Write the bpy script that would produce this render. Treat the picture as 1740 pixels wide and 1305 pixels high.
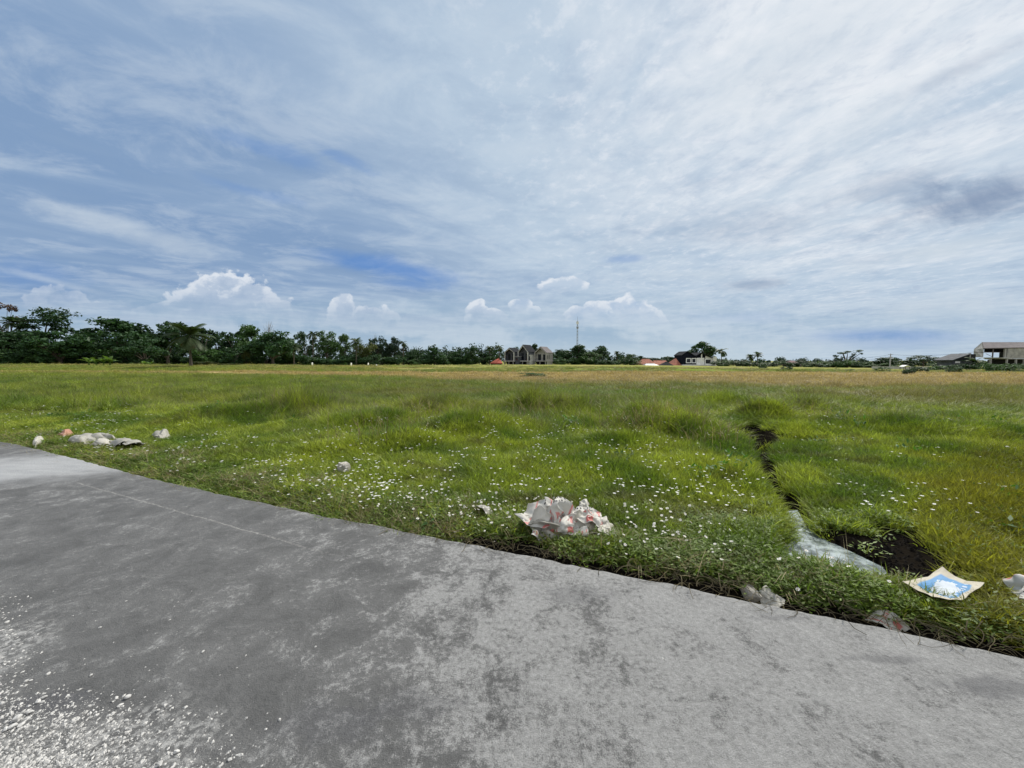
import bpy, math, random
import numpy as np
from mathutils import Vector, Matrix
R = math.radians
random.seed(7)
rng = np.random.default_rng(7)
for o in list(bpy.data.objects): bpy.data.objects.remove(o)
scene = bpy.context.scene
COL = scene.collection

# ------------------------------------------------------------------ camera
F = 652.0; HZ = 613.0; CAMZ = 1.6
PITCH = math.atan((652.5-HZ)/F)
cam = bpy.data.cameras.new("camera"); camo = bpy.data.objects.new("camera", cam); COL.objects.link(camo)
cam.sensor_width = 36; cam.lens = F/1740*36; cam.clip_start = .05; cam.clip_end = 9000
camo.location = (0, 0, CAMZ); camo.rotation_euler = (math.pi/2-PITCH, 0, 0)
scene.camera = camo
scene.render.resolution_x = 1024; scene.render.resolution_y = 768
scene.view_settings.view_transform = 'Standard'; scene.view_settings.look = 'None'
scene.view_settings.exposure = 0.0; scene.view_settings.gamma = 1.0
scene.cycles.transparent_max_bounces = 8
scene.cycles.max_bounces = 5; scene.cycles.diffuse_bounces = 3

def ray(px, py):
    u = (px-870)/F; v = (652.5-py)/F
    c, s = math.cos(PITCH), math.sin(PITCH)
    return Vector((u, c+v*s, -s+v*c))
def gp(px, py, z=0.0):                       # a point on the ground plane
    d = ray(px, py); t = (z-CAMZ)/d.z
    return Vector((d.x*t, d.y*t, z))
def at(px, Y): return (px-870)/F*Y*1.0      # x at depth Y for things near the horizon

# ------------------------------------------------------------------ node helpers
class NT:
    def __init__(s, nt): s.nt = nt; nt.nodes.clear()
    def n(s, t, **k):
        nd = s.nt.nodes.new(t)
        for a, b in k.items(): setattr(nd, a, b)
        return nd
    def link(s, a, b): s.nt.links.new(a.s if isinstance(a, V) else a, b)
    def put(s, inp, v):
        if isinstance(v, V): s.nt.links.new(v.s, inp)
        elif hasattr(v, 'is_output'): s.nt.links.new(v, inp)
        else:
            if isinstance(v, (tuple, list)) and len(v) == 3 and inp.type == 'RGBA': v = (*v, 1)
            inp.default_value = v
    def math(s, op, a, b=0, c=0, clamp=False):
        nd = s.n('ShaderNodeMath', operation=op, use_clamp=clamp)
        s.put(nd.inputs[0], a); s.put(nd.inputs[1], b)
        if op in ('MULTIPLY_ADD',): s.put(nd.inputs[2], c)
        return V(s, nd.outputs[0])
    def sstep(s, lo, hi, x):
        nd = s.n('ShaderNodeMapRange', interpolation_type='SMOOTHSTEP')
        s.put(nd.inputs[0], x); s.put(nd.inputs[1], lo); s.put(nd.inputs[2], hi); s.put(nd.inputs[3], 0.0); s.put(nd.inputs[4], 1.0)
        return V(s, nd.outputs[0])
    def mix(s, f, a, b):
        nd = s.n('ShaderNodeMix', data_type='RGBA'); nd.clamp_factor = True
        s.put(nd.inputs[0], f); s.put(nd.inputs[6], a); s.put(nd.inputs[7], b)
        return V(s, nd.outputs[2])
    def mul(s, a, b):
        nd = s.n('ShaderNodeMix', data_type='RGBA', blend_type='MULTIPLY')
        nd.inputs[0].default_value = 1; s.put(nd.inputs[6], a); s.put(nd.inputs[7], b)
        return V(s, nd.outputs[2])
    def xyz(s, v):
        nd = s.n('ShaderNodeSeparateXYZ'); s.put(nd.inputs[0], v)
        return [V(s, o) for o in nd.outputs]
    def vec(s, x, y, z):
        nd = s.n('ShaderNodeCombineXYZ')
        for i, a in enumerate((x, y, z)): s.put(nd.inputs[i], a)
        return V(s, nd.outputs[0])
    def noise(s, vec, scale=1, detail=4, rough=.55, dist=0, col=False, lac=2.0):
        nd = s.n('ShaderNodeTexNoise'); s.put(nd.inputs['Vector'], vec)
        nd.inputs['Scale'].default_value = scale; nd.inputs['Detail'].default_value = detail
        nd.inputs['Roughness'].default_value = rough; nd.inputs['Distortion'].default_value = dist
        nd.inputs['Lacunarity'].default_value = lac
        return V(s, nd.outputs[1 if col else 0])
    def voro(s, vec, scale=1, feature='F1', out=0):
        nd = s.n('ShaderNodeTexVoronoi', feature=feature); s.put(nd.inputs['Vector'], vec); nd.inputs['Scale'].default_value = scale
        return V(s, nd.outputs[out])
    def pos(s): return V(s, s.n('ShaderNodeNewGeometry').outputs['Position'])
class V:
    def __init__(s, t, sock): s.t = t; s.s = sock
    def __add__(a, b): return a.t.math('ADD', a, b)
    def __radd__(a, b): return a.t.math('ADD', b, a)
    def __sub__(a, b): return a.t.math('SUBTRACT', a, b)
    def __rsub__(a, b): return a.t.math('SUBTRACT', b, a)
    def __mul__(a, b): return a.t.math('MULTIPLY', a, b)
    def __rmul__(a, b): return a.t.math('MULTIPLY', b, a)
    def __truediv__(a, b): return a.t.math('DIVIDE', a, b)
    def __pow__(a, b): return a.t.math('POWER', a, b)
    def max(a, b): return a.t.math('MAXIMUM', a, b)
    def min(a, b): return a.t.math('MINIMUM', a, b)
    def clamp(a): return a.t.math('ADD', a, 0, clamp=True)

# ------------------------------------------------------------------ sky and sun
SUN_AZ, SUN_EL = R(38), R(47)
sund = Vector((math.sin(SUN_AZ)*math.cos(SUN_EL), math.cos(SUN_AZ)*math.cos(SUN_EL), math.sin(SUN_EL)))
sl = bpy.data.lights.new("sun", 'SUN'); sl.energy = 4.6; sl.angle = R(8); sl.color = (1, .95, .86)
so = bpy.data.objects.new("sun", sl); COL.objects.link(so)
so.rotation_euler = sund.to_track_quat('Z', 'Y').to_euler()

world = bpy.data.worlds.new("World"); scene.world = world; world.use_nodes = True
def build_sky():
    t = NT(world.node_tree)
    out = t.n('ShaderNodeOutputWorld'); bg = t.n('ShaderNodeBackground'); t.link(bg.outputs[0], out.inputs[0])
    STR = 0.1; bg.inputs[1].default_value = STR
    sk = t.n('ShaderNodeTexSky', sky_type='NISHITA'); sk.sun_disc = False
    sk.sun_elevation = SUN_EL; sk.sun_rotation = SUN_AZ; sk.air_density = 1.0; sk.dust_density = 1.0; sk.ozone_density = 2.0
    d = V(t, t.n('ShaderNodeTexCoord').outputs['Generated'])
    x, y, z = t.xyz(d)
    yy = y.max(.02); u = x/yy; v = z/yy                      # tangent of azimuth and height in front
    zz = z.max(0)+.07
    px, py = x/zz, y/zz                                       # where the ray meets a flat cloud layer
    front = t.sstep(.02, .3, y)
    # two veils of high cloud drawn out along different winds
    def layer(vu, sc, stretch, det, dist, off):
        n_ = math.hypot(vu, 1); ax, ay = vu/n_, 1/n_
        al = px*ax+py*ay; ac = px*ay-py*ax
        return t.noise(t.vec(al*stretch+off, ac, off*2.), sc, det, .55, dist)
    la = layer(1.0, 1.3, .35, 7, .6, 3.1)
    la2 = layer(.9, 3.2, .3, 5, .7, 7.7)
    lb = layer(-.25, 1.5, .6, 6, .9, 5.2)
    lb2 = layer(-.2, 7.0, .62, 6, .8, 1.9)
    side = t.sstep(-.35, .45, u)                              # left wind, right wind
    big = la*(1-side)+lb*side
    fine = la2*(1-side)+lb2*side
    sd = t.n('ShaderNodeVectorMath', operation='DOT_PRODUCT'); t.link(d, sd.inputs[0]); sd.inputs[1].default_value = Vector((.5,.62,.6)).normalized()
    dot = V(t, sd.outputs[1]).max(0)
    glow = dot**4.0
    def C(r, g, b):                                          # sRGB seen -> background colour
        f = lambda c: ((c/255+.055)/1.055)**2.4/STR
        return (f(r), f(g), f(b))
    # veil brightness
    br = (glow*.92 + (big-.5)*1.0 + (fine-.5)*.45*(.2+side) + .02)
    veil = t.mix(t.sstep(-.08, .5, br), C(130,158,194), C(186,204,222))
    veil = t.mix(t.sstep(.45, 1.15, br), veil, C(240,243,247))
    dens = t.sstep(.22, .50, big*.8+fine*.2+.12+glow*.22)
    blue = t.mix(.85, sk.outputs[0], C(112,152,202))
    col = t.mix(dens*.55+.42, blue, veil)
    rip = t.noise(t.vec(px+.35*py, py*.8-.3*px, 5), 11, 6, .66, .15)
    rr = t.sstep(.10, .75, glow)
    col = t.mix(t.sstep(.50, .68, rip)*rr*.34, col, C(243,245,250)); col = t.mix(t.sstep(.50, .34, rip)*rr*.30, col, C(176,193,214))
    patch = t.noise(t.vec(px*.8, py, 3), 3.2, 7, .65, .4)
    col = t.mix(t.sstep(.42, .70, patch)*.34, col, C(212,223,233))
    col = t.mix(t.sstep(.50, .30, patch)*.25, col, C(138,163,194))
    back = t.sstep(.25, -.35, y)                             # unseen sky behind, whitened to add neutral fill light
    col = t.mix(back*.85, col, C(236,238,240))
    # named gaps and darker banks, by direction
    def U(p): return (p-870)/F
    def W(p): return (HZ-p)/F
    wob = t.noise(t.vec(u*1.2, v*2.6, 0), 4.5, 6, .62, .6)-.5
    wob2 = t.noise(t.vec(u, v, 4), 26, 5, .6, .2)-.5
    def blob(cx, cy, rx, ry, rot=0, k=.5, soft=.5, w2=.25):
        du = u-U(cx); dv = v-W(cy)
        c, s_ = math.cos(R(rot)), math.sin(R(rot))
        a = (du*c+dv*s_)/(rx/F); b = (dv*c-du*s_)/(ry/F)
        r = 1-(a*a+b*b)**.5 + wob*k*2+wob2*w2
        return t.sstep(0, soft, r)*front
    # deep-blue gaps left of centre
    for (cx, cy, rx, ry, ro, a, k) in [(650,455,190,24,-10,.72,.7),(700,485,100,14,-5,.5,.6),(470,265,150,20,-20,.30,1.3),(610,290,70,14,-24,.34,1.5),
                                 (430,330,140,14,-14,.3,.8),(1500,575,190,24,0,.9,.35),(1060,443,45,9,4,.35,.6),(60,470,160,40,-8,.35,.6),(1250,540,120,18,0,.3,.6)]:
        col = t.mix(blob(cx, cy, rx, ry, ro, k, .9)*a, col, C(88,137,203))
    for (cx, cy, rx, ry, ro, a) in [(1650,345,240,62,14,.8),(1500,330,200,40,10,.4),(1280,485,80,14,4,.5),(1230,395,260,50,4,.28),(1600,140,200,18,24,.3)]:
        col = t.mix(blob(cx, cy, rx, ry, ro, .7, 1.1)*a, col, C(112,136,170))
    # pale streaks near the right horizon and under the dark bank
    for (cx, cy, rx, ry, ro, a) in [(1640,520,330,36,2,.6),(1600,425,260,24,10,.6),(1350,585,380,14,1,.45),(230,395,230,26,-16,.45),(100,480,160,10,-14,.4),(1180,470,180,16,2,.4),(1330,120,330,110,28,.35),(1450,230,240,60,30,.3)]:
        col = t.mix(blob(cx, cy, rx, ry, ro, .7, 1.0)*a, col, C(205,216,226))
    # horizon bank of low cloud
    hb = t.noise(t.vec(u*.55, v*2.6, 9), 6, 6, .6, .4)
    low = 1-t.sstep(.06, .21, v+(hb-.5)*.14)
    lowc = t.mix(t.sstep(.38, .62, hb+(wob2*.3)), C(158,183,205), C(194,209,222))
    lowc = t.mix(t.sstep(0, .07, v), C(194,210,220), lowc)
    col = t.mix(low*front*(.85-.45*t.sstep(.45,.9,u)), col, lowc)
    # towers of cumulus: bright crests over a body that melts into the bank
    def cumulus(ells, bottom, top, rim, body, bodyc, k2=.5):
        f = None
        for (cx, cy, rx, ry) in ells:
            a = (u-U(cx))/(rx/F); b = (v-W(cy))/(ry/F)
            g = 1-(a*a+b*b)**.5
            f = g if f is None else f.max(g)
        vn = t.noise(t.vec(u, v*1.2, 2), 42, 6, .6, .3)-.5
        vl = t.noise(t.vec(u, v*1.3, 6), 15, 4, .6, .3)-.5; pf = .5-t.voro(t.vec(u+wob2*.01, v*1.25+wob2*.01, 2), 34, 'SMOOTH_F1', 0); f = f+vn*k2*.8+wob2*k2*.7+vl*.75+pf*.55
        m = t.sstep(0, .15, f)
        fade = t.sstep(W(bottom), W(top), v)
        inner = t.sstep(-.02, .62, f*1.1-pf*1.1+vn*1.1+vl*2.2+.05)
        return m, fade, inner, rim, body, bodyc, pf, vn, vl
    GR = C(178,194,215); WH = C(226,232,240)
    for args in [([(395,532,92,64),(345,524,74,38),(450,544,60,46),(290,538,60,26),(398,484,28,18)], 546, 474, .9, .8, GR),
                 ([(110,530,70,38),(150,535,50,26),(85,535,60,28)], 530, 500, .35, .4, C(165,183,206)),
                 ([(585,540,30,36),(620,555,60,38)], 556, 505, .8, .8, GR),
                 ([(957,487,40,15),(975,488,20,12),(935,489,24,8)], 500, 482, .95, .9, C(190,206,224)),
                 ([(812,538,22,28),(835,545,26,22)], 556, 512, .9, .8, GR),
                 ([(885,520,22,14),(905,530,14,10)], 538, 512, .8, .9, C(176,195,218)),
                 ([(1060,545,66,40),(1010,540,26,30),(1105,550,30,28),(985,548,30,26)], 562, 505, .95, .95, C(176,196,220)),
                 ([(1548,491,10,5)], 497, 490, .6, .6, GR)]:
        m, fade, inner, rim, body, bodyc, pf_, vn_, vl_ = cumulus(*args)
        shade = t.sstep(-.22, .30, pf_*1.0+vn_*1.2+vl_*.8)
        cc = t.mix(inner, WH, t.mix(shade*.75, bodyc, C(203,214,229)))
        amt = m*fade*front*t.math('ADD', (1-inner)*rim, inner*body, clamp=True)
        col = t.mix(amt, col, cc)
    # below the horizon
    col = t.mix(t.sstep(.0, -.04, z), col, C(120,130,120))
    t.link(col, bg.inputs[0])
build_sky()

# ------------------------------------------------------------------ materials
MATS = {}
def material(name):
    m = bpy.data.materials.new(name); m.use_nodes = True; MATS[name] = m
    t = NT(m.node_tree); out = t.n('ShaderNodeOutputMaterial')
    return m, t, out
def simple(name, colr, rough=.8, var=.15, scale=3, metal=0, spec=.3, bump=0, colr2=None, pos=True, detail=4):
    m, t, out = material(name)
    p = t.n('ShaderNodeBsdfPrincipled'); t.link(p.outputs[0], out.inputs[0])
    co = t.pos() if pos else V(t, t.n('ShaderNodeTexCoord').outputs['Object'])
    n = t.noise(co, scale, detail, .6)
    c2 = colr2 or tuple(c*(1-var*1.6) for c in colr)
    c1 = tuple(min(1, c*(1+var)) for c in colr) if not colr2 else colr
    t.link(t.mix(t.sstep(.32, .68, n), c2, c1), p.inputs['Base Color'])
    p.inputs['Roughness'].default_value = rough; p.inputs['Metallic'].default_value = metal
    p.inputs['Specular IOR Level'].default_value = spec
    if bump:
        b = t.n('ShaderNodeBump'); b.inputs['Strength'].default_value = bump; b.inputs['Distance'].default_value = .02
        t.link(n, b.inputs['Height']); t.link(b.outputs[0], p.inputs['Normal'])
    return m

def field_colour(t, dry=0.0):
    """what grows where, by place in the field"""
    P = t.pos(); x, y, z = t.xyz(P)
    flat = t.vec(x, y, 0)
    n1 = t.noise(flat, .55, 5, .6, .4); n2 = t.noise(flat, .13, 4, .6, .3); n3 = t.noise(flat, 2.3, 4, .6)
    far = t.noise(t.vec(x*.25, y*1.5, 0), .1, 5, .62, .5)
    far2 = t.noise(t.vec(x*.3, y*1.5, 0), .3, 4, .6, .4)
    c = t.mix(t.sstep(.36, .62, n1), (.110,.178,.022), (.34,.39,.055))
    c = t.mix(t.sstep(.52, .66, n2)*.55, c, (.08,.175,.022))
    c = t.mix(t.sstep(.56, .74, n3)*.5, c, (.24,.24,.05))
    n4 = t.noise(t.vec(x*.8, y*1.3, 3), .8, 5, .65, .6); c = t.mix(t.sstep(.54, .66, n4)*.65, c, (.13,.12,.05))
    # yellow-brown grass on the right, close
    u = x/y.max(.5)
    c = t.mix(t.sstep(.95, 1.3, u+(n1-.5)*.8)*(1-t.sstep(5, 8, y))*.6, c, (.21,.165,.02))
    # duller with seed heads further out
    mid = t.sstep(8.5, 17, y+(n2-.5)*9)
    duller = t.mix(t.sstep(.4, .6, far2), (.215,.205,.07), (.16,.225,.04))
    lefty = 1-t.sstep(-.75, .1, u)
    c = t.mix(mid*(1-lefty*.65), c, duller)
    # dry stubble bands
    st = t.sstep(23, 29, y+(far-.5)*20-lefty*18+t.sstep(.3,.9,u)*5)*(1-t.sstep(50, 57, y+(far2-.5)*10))*t.sstep(.30, .42, far2+.07)
    c = t.mix(st*.9, c, t.mix(far2, (.35,.265,.13), (.50,.365,.20)))
    # farther terraces
    ft = t.sstep(56, 66, y+(far-.5)*12)
    c = t.mix(ft, c, t.mix(t.sstep(.42, .6, far2), (.32,.29,.11), (.20,.24,.06)))
    return c, x, y, z, n3, u

def leafmat(name, fn=None, trans=.35, hv=.12, rough=.55, jit=.35):
    m, t, out = material(name)
    if fn: c = fn(t)
    info = t.n('ShaderNodeObjectInfo')
    rnd = V(t, info.outputs['Random'])
    at_ = t.n('ShaderNodeAttribute'); at_.attribute_type = 'GEOMETRY'; at_.attribute_name = 'shade'
    sh = V(t, at_.outputs['Fac'])
    k = t.math('MULTIPLY', (1-jit)+rnd*jit*2, sh)
    c = t.mul(c, t.vec(k, k, k))
    d1 = t.n('ShaderNodeBsdfPrincipled'); t.link(c, d1.inputs['Base Color']); d1.inputs['Roughness'].default_value = rough
    d1.inputs['Specular IOR Level'].default_value = .25
    tr = t.n('ShaderNodeBsdfTranslucent'); t.link(t.mul(c, (1.25,1.35,.7)), tr.inputs[0])
    mx = t.n('ShaderNodeMixShader'); mx.inputs[0].default_value = trans
    t.link(d1.outputs[0], mx.inputs[1]); t.link(tr.outputs[0], mx.inputs[2]); t.link(mx.outputs[0], out.inputs[0])
    return m

leafmat('meadow_blade', lambda t: field_colour(t)[0], .34)
leafmat('weed_leaf', lambda t: t.mix(t.noise(t.pos(), 3, 3), (.07,.125,.02), (.19,.26,.05)), .3)
leafmat('deep_leaf', lambda t: t.mix(t.noise(t.pos(), 2, 3), (.03,.09,.012), (.07,.16,.03)), .35)
leafmat('straw', lambda t: t.mix(t.noise(t.pos(), 6, 3), (.20,.15,.07), (.42,.36,.22)), .2)
leafmat('dull_straw', lambda t: t.mix(t.noise(t.pos(), 6, 3), (.10,.085,.05), (.26,.22,.15)), .2)

def ground_mat():
    m, t, out = material('field_ground')
    c, x, y, z, n3, u = field_colour(t)
    P = t.vec(x, y, 0)
    soil = t.mix(t.noise(P, 5, 6, .65), (.012,.011,.008), (.05,.044,.028))
    near = 1-t.sstep(8, 26, y)  # dark soil tone also stands in for shade between the tufts
    c = t.mix(near*.85, c, t.mix(.25, soil, t.mul(c, (.6,.6,.6))))
    # bare black mud: attribute painted on the ground by place
    a = t.n('ShaderNodeAttribute'); a.attribute_name = 'mud'
    mud = V(t, a.outputs['Fac'])
    c = t.mix(t.sstep(.3, .6, mud+(t.noise(P, 9, 5)-.5)*.3), c, t.mix(t.noise(P, 22, 5), (.005,.004,.003), (.020,.017,.013)))
    # faint tussock mottling far off
    mot = t.noise(t.vec(x, y*2.2, 0), 1.1, 6, .68)
    k = .35+mot*1.25
    c = t.mul(c, t.vec(k, k, k))
    p = t.n('ShaderNodeBsdfPrincipled'); t.link(c, p.inputs['Base Color'])
    p.inputs['Specular IOR Level'].default_value = .0
    t.link(.95-t.sstep(.3, .6, mud)*.3, p.inputs['Roughness'])
    b = t.n('ShaderNodeBump'); b.inputs['Distance'].default_value = .05; b.inputs['Strength'].default_value = .8
    t.link(t.noise(P, 14, 6, .7), b.inputs['Height']); t.link(b.outputs[0], p.inputs['Normal'])
    t.link(p.outputs[0], out.inputs[0])
ground_mat()

def concrete_mat():
    m, t, out = material('road_concrete')
    x, y, z = t.xyz(t.pos())
    P = t.vec(x, y, 0)
    def blob(cx, cy, rx, ry, rot=0, k=1.2, sc=1.6):
        g = gp(cx, cy); du = x-g.x; dv = y-g.y
        c, s_ = math.cos(R(rot)), math.sin(R(rot))
        a = (du*c+dv*s_)/rx; b = (dv*c-du*s_)/ry
        return t.sstep(0, .7, 1-(a*a+b*b)**.5+(t.noise(P, sc, 7, .68, .3)-.5)*k)
    fs = lambda q, k: ((q-.5)*k+.5).clamp()
    big = t.noise(P, .8, 6, .62, .5); med = t.noise(P, 3.2, 8, .74, .5); fine = t.noise(P, 34, 6, .75); grain = t.noise(P, 160, 3, .7)
    dark = t.mix(fs(med*.6+fine*.25+grain*.15, 3.2), (.062,.062,.061), (.172,.171,.168))
    light = t.mix(fs(fine*.55+grain*.2+med*.25, 3.6), (.135,.135,.132), (.375,.374,.366))
    # dusty pale cement where the slab has dried: to the right and in the middle foreground
    dry = t.sstep(-1.9, 1.7, x+y*.12+(big-.5)*2.6)
    med2 = t.noise(P, 9, 7, .72, .6); mm = (med-.5)*2.6+(med2-.5)*2.2+(fine-.5)*1.8+(big-.5)*1.2
    m1 = t.sstep(-.25, .40, mm+(grain-.5)*1.2+(dry-.46)*1.15)
    spots = t.sstep(.10, .5, mm)
    c = t.mix((m1*.9+spots*.25*(1-m1)).clamp(), dark, light)
    # light bluish older slab up the left end
    e1 = blob(30, 795, 3.6, 1.4, 20, .9, 1.6)
    c = t.mix(e1*.9, c, t.mix(t.noise(t.vec(x*.5, y*2, 0), 4, 5), (.24,.25,.26), (.48,.48,.48)))
    # white dusting round the spilled gravel
    e2 = blob(110, 1330, .62, .42, 12, 1.5, 4.0)
    e3 = blob(-40, 1120, .35, .40, 20, 1.4, 4.0)
    c = t.mix((e2+e3).clamp()*t.sstep(.44, .62, t.noise(P, 26, 5, .7))*.85, c, (.44,.435,.42))
    # dark damp marks
    for (a_, b_, rx, ry, am) in [(1500,1120,.30,.04,.45),(1330,1050,.3,.04,.35),(560,1230,.35,.16,.5),(80,1200,.25,.12,.75),(1700,1170,.35,.09,.6),(980,1010,.4,.14,.35),(700,1200,.3,.14,.4)]:
        c = t.mix(blob(a_, b_, rx, ry, 0, 2.6, 9)*am, c, t.mix(fine, (.05,.05,.055), (.12,.12,.125)))
    # pits and tiny specks
    v = t.voro(P, 42, 'F1', 0)
    c = t.mix((1-t.sstep(.05, .16, v))*.5*t.sstep(.45,.6,fine), c, (.05,.05,.05))
    v2 = t.voro(P, 23, 'F1', 0)
    c = t.mix((1-t.sstep(.03, .07, v2))*.8*t.sstep(.5,.6,med), c, (.55,.55,.54))
    # worn trowel line running beside the edge
    g1 = gp(130, 820); g2 = gp(470, 916); dx, dy = g2.x-g1.x, g2.y-g1.y; L = math.hypot(dx, dy); nx, ny = -dy/L, dx/L
    dist = t.math('ABSOLUTE', (x-g1.x)*nx+(y-g1.y)*ny+(t.noise(P, 2.5, 3)-.5)*.05)
    along = ((x-g1.x)*dx+(y-g1.y)*dy)/(L*L)
    line = (1-t.sstep(.004, .016, dist))*t.sstep(-.02, .02, along)*(1-t.sstep(.9, 1.3, along))
    c = t.mix(line*t.sstep(.42,.55,fine)*.6, c, (.34,.33,.31))
    gk = .70+grain*.6; c = t.mul(c, t.vec(gk, gk, gk))
    p = t.n('ShaderNodeBsdfPrincipled'); t.link(c, p.inputs['Base Color'])
    t.link(.62+fine*.3, p.inputs['Roughness']); p.inputs['Specular IOR Level'].default_value = .35
    b = t.n('ShaderNodeBump'); b.inputs['Distance'].default_value = .02; b.inputs['Strength'].default_value = .9
    t.link(fine*.6+med*.5+grain*.35, b.inputs['Height']); t.link(b.outputs[0], p.inputs['Normal'])
    t.link(p.outputs[0], out.inputs[0])
concrete_mat()

# ------------------------------------------------------------------ mesh helpers
def tagged(o, label=None, cat=None, group=None, kind=None):
    if label: o['label'] = label
    if cat: o['category'] = cat
    if group: o['group'] = group
    if kind: o['kind'] = kind
    return o
def mk(name, verts, faces, mat=None, parent=None, smooth=False, mats=None, fm=None):
    me = bpy.data.meshes.new(name)
    me.from_pydata([tuple(v) for v in verts], [], [tuple(f) for f in faces])
    for mm in ([mat] if mats is None else mats):
        if mm is not None: me.materials.append(MATS[mm] if isinstance(mm, str) else mm)
    if fm is not None: me.polygons.foreach_set('material_index', np.asarray(fm, dtype=np.int32))
    if smooth: me.polygons.foreach_set('use_smooth', np.ones(len(me.polygons), bool))
    me.update()
    o = bpy.data.objects.new(name, me); COL.objects.link(o)
    if parent: o.parent = parent
    return o
def quads_mesh(name, V4, mat, shade=None, tri=False):
    """numpy (n,k,3) polygons of k corners -> mesh datablock"""
    n, k, _ = V4.shape
    me = bpy.data.meshes.new(name)
    me.vertices.add(n*k); me.vertices.foreach_set('co', V4.reshape(-1).astype(np.float32))
    me.loops.add(n*k); me.loops.foreach_set('vertex_index', np.arange(n*k, dtype=np.int32))
    me.polygons.add(n); me.polygons.foreach_set('loop_start', np.arange(0, n*k, k, dtype=np.int32))
    me.polygons.foreach_set('loop_total', np.full(n, k, dtype=np.int32))
    me.update(calc_edges=True)
    a = me.attributes.new('shade', 'FLOAT', 'POINT')
    a.data.foreach_set('value', np.repeat(shade if shade is not None else np.ones(n), k).astype(np.float32))
    me.materials.append(MATS[mat])
    return me
def empty(name, loc, rz=0, sc=(1,1,1)):
    o = bpy.data.objects.new(name, None); o.location = loc; o.rotation_euler = (0,0,rz); o.scale = sc; o.empty_display_size = .2
    COL.objects.link(o); return o
def link(name, me, parent=None):
    o = bpy.data.objects.new(name, me); COL.objects.link(o)
    if parent: o.parent = parent
    return o
class MB:
    def __init__(s): s.v = []; s.f = []
    def box(s, x0, x1, y0, y1, z0, z1):
        b = len(s.v); s.v += [(x0,y0,z0),(x1,y0,z0),(x1,y1,z0),(x0,y1,z0),(x0,y0,z1),(x1,y0,z1),(x1,y1,z1),(x0,y1,z1)]
        s.f += [(b+3,b+2,b+1,b),(b+4,b+5,b+6,b+7),(b,b+1,b+5,b+4),(b+1,b+2,b+6,b+5),(b+2,b+3,b+7,b+6),(b+3,b,b+4,b+7)]; return s
    def prism(s, pts, y0, y1):               # (x,z) outline pushed along y
        b = len(s.v); n = len(pts)
        s.v += [(p[0],y0,p[1]) for p in pts]+[(p[0],y1,p[1]) for p in pts]
        s.f += [tuple(b+i for i in range(n)), tuple(b+n+i for i in reversed(range(n)))]
        for i in range(n): j = (i+1)%n; s.f.append((b+i, b+n+i, b+n+j, b+j))
        return s
    def tube(s, pts, rad, n=7):
        prev = None
        for i, p in enumerate(pts):
            p = Vector(p); q = Vector(pts[min(i+1, len(pts)-1)]); o = Vector(pts[max(i-1, 0)])
            d = (q-o).normalized(); a = d.orthogonal().normalized() if abs(d.z) > .99 else d.cross(Vector((0,0,1))).normalized(); c = d.cross(a)
            r = rad[i] if hasattr(rad, '__len__') else rad
            b = len(s.v); s.v += [tuple(p+a*math.cos(k*2*math.pi/n)*r+c*math.sin(k*2*math.pi/n)*r) for k in range(n)]
            if prev is not None:
                for k in range(n): s.f.append((prev+k, prev+(k+1)%n, b+(k+1)%n, b+k))
            prev = b
        s.f.append(tuple(prev+k for k in range(n)))
        return s
    def build(s, name, mat, parent=None, smooth=False): return mk(name, s.v, s.f, mat, parent, smooth)

# lattice noise for placing things
_perm = rng.random((256, 256))
def vnoise(x, y, sc=1.0, oct=3, seed=0):
    x = np.asarray(x, float)*sc+seed*17.3; y = np.asarray(y, float)*sc+seed*31.7
    out = 0; amp = 1; tot = 0
    for _ in range(oct):
        xi = np.floor(x).astype(int); yi = np.floor(y).astype(int); fx = x-xi; fy = y-yi
        fx = fx*fx*(3-2*fx); fy = fy*fy*(3-2*fy)
        g = lambda a, b: _perm[a & 255, b & 255]
        out = out+amp*((g(xi,yi)*(1-fx)+g(xi+1,yi)*fx)*(1-fy)+(g(xi,yi+1)*(1-fx)+g(xi+1,yi+1)*fx)*fy)
        tot += amp; amp *= .5; x = x*2.03+5; y = y*2.03+9
    return out/tot
def ss(a, b, x): t_ = np.clip((np.asarray(x, float)-a)/(b-a), 0, 1); return t_*t_*(3-2*t_)

# ------------------------------------------------------------------ the lie of the land
EDGE_PX = [(18,753),(95,771),(178,790),(246,812),(300,827),(380,838),(438,846),(470,857),(530,872),(605,890),(690,905),(760,916),(820,928),(970,957),(1100,985),
           (1240,1012),(1312,1028),(1435,1058),(1527,1069),(1613,1093),(1740,1118)]
edge = [gp(*p) for p in EDGE_PX]
e0 = edge[0]; e1 = edge[-1]
EX = np.array([-60, -22]+[e.x for e in edge]+[8, 40]); EY = np.array([e0.y+.36*(-e0.x*-1+0)*0+20.5, 11.2]+[e.y for e in edge]+[e1.y-.46*(8-e1.x), e1.y-.46*(40-e1.x)])
_ex = np.array([e.x for e in edge]); _ey = np.array([e.y for e in edge]); _pf = np.polyfit(_ex, _ey, 4)
def edge_y(x):
    x = np.asarray(x, float); k = ss(_ex.min()-1.5, _ex.min()+.5, x)*ss(_ex.max()+.8, _ex.max()-.3, x)
    return np.interp(x, EX, EY)*(1-k)+np.polyval(_pf, x)*k
def off_road(x, y): return (y-edge_y(x))*.91          # metres beyond the slab's edge
DITCH = [gp(*p) for p in [(1275,722),(1300,750),(1296,775),(1312,815),(1352,862)]]
POND = [gp(*p) for p in [(1345,868),(1362,866),(1375,890),(1420,915),(1478,942),(1500,972),(1470,980),(1400,958),(1345,945),(1330,925),(1352,905)]]
MUD = [gp(*p) for p in [(1430,905),(1490,893),(1570,905),(1640,945),(1690,985),(1660,1010),(1560,990),(1490,965),(1440,925)]]
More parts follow.
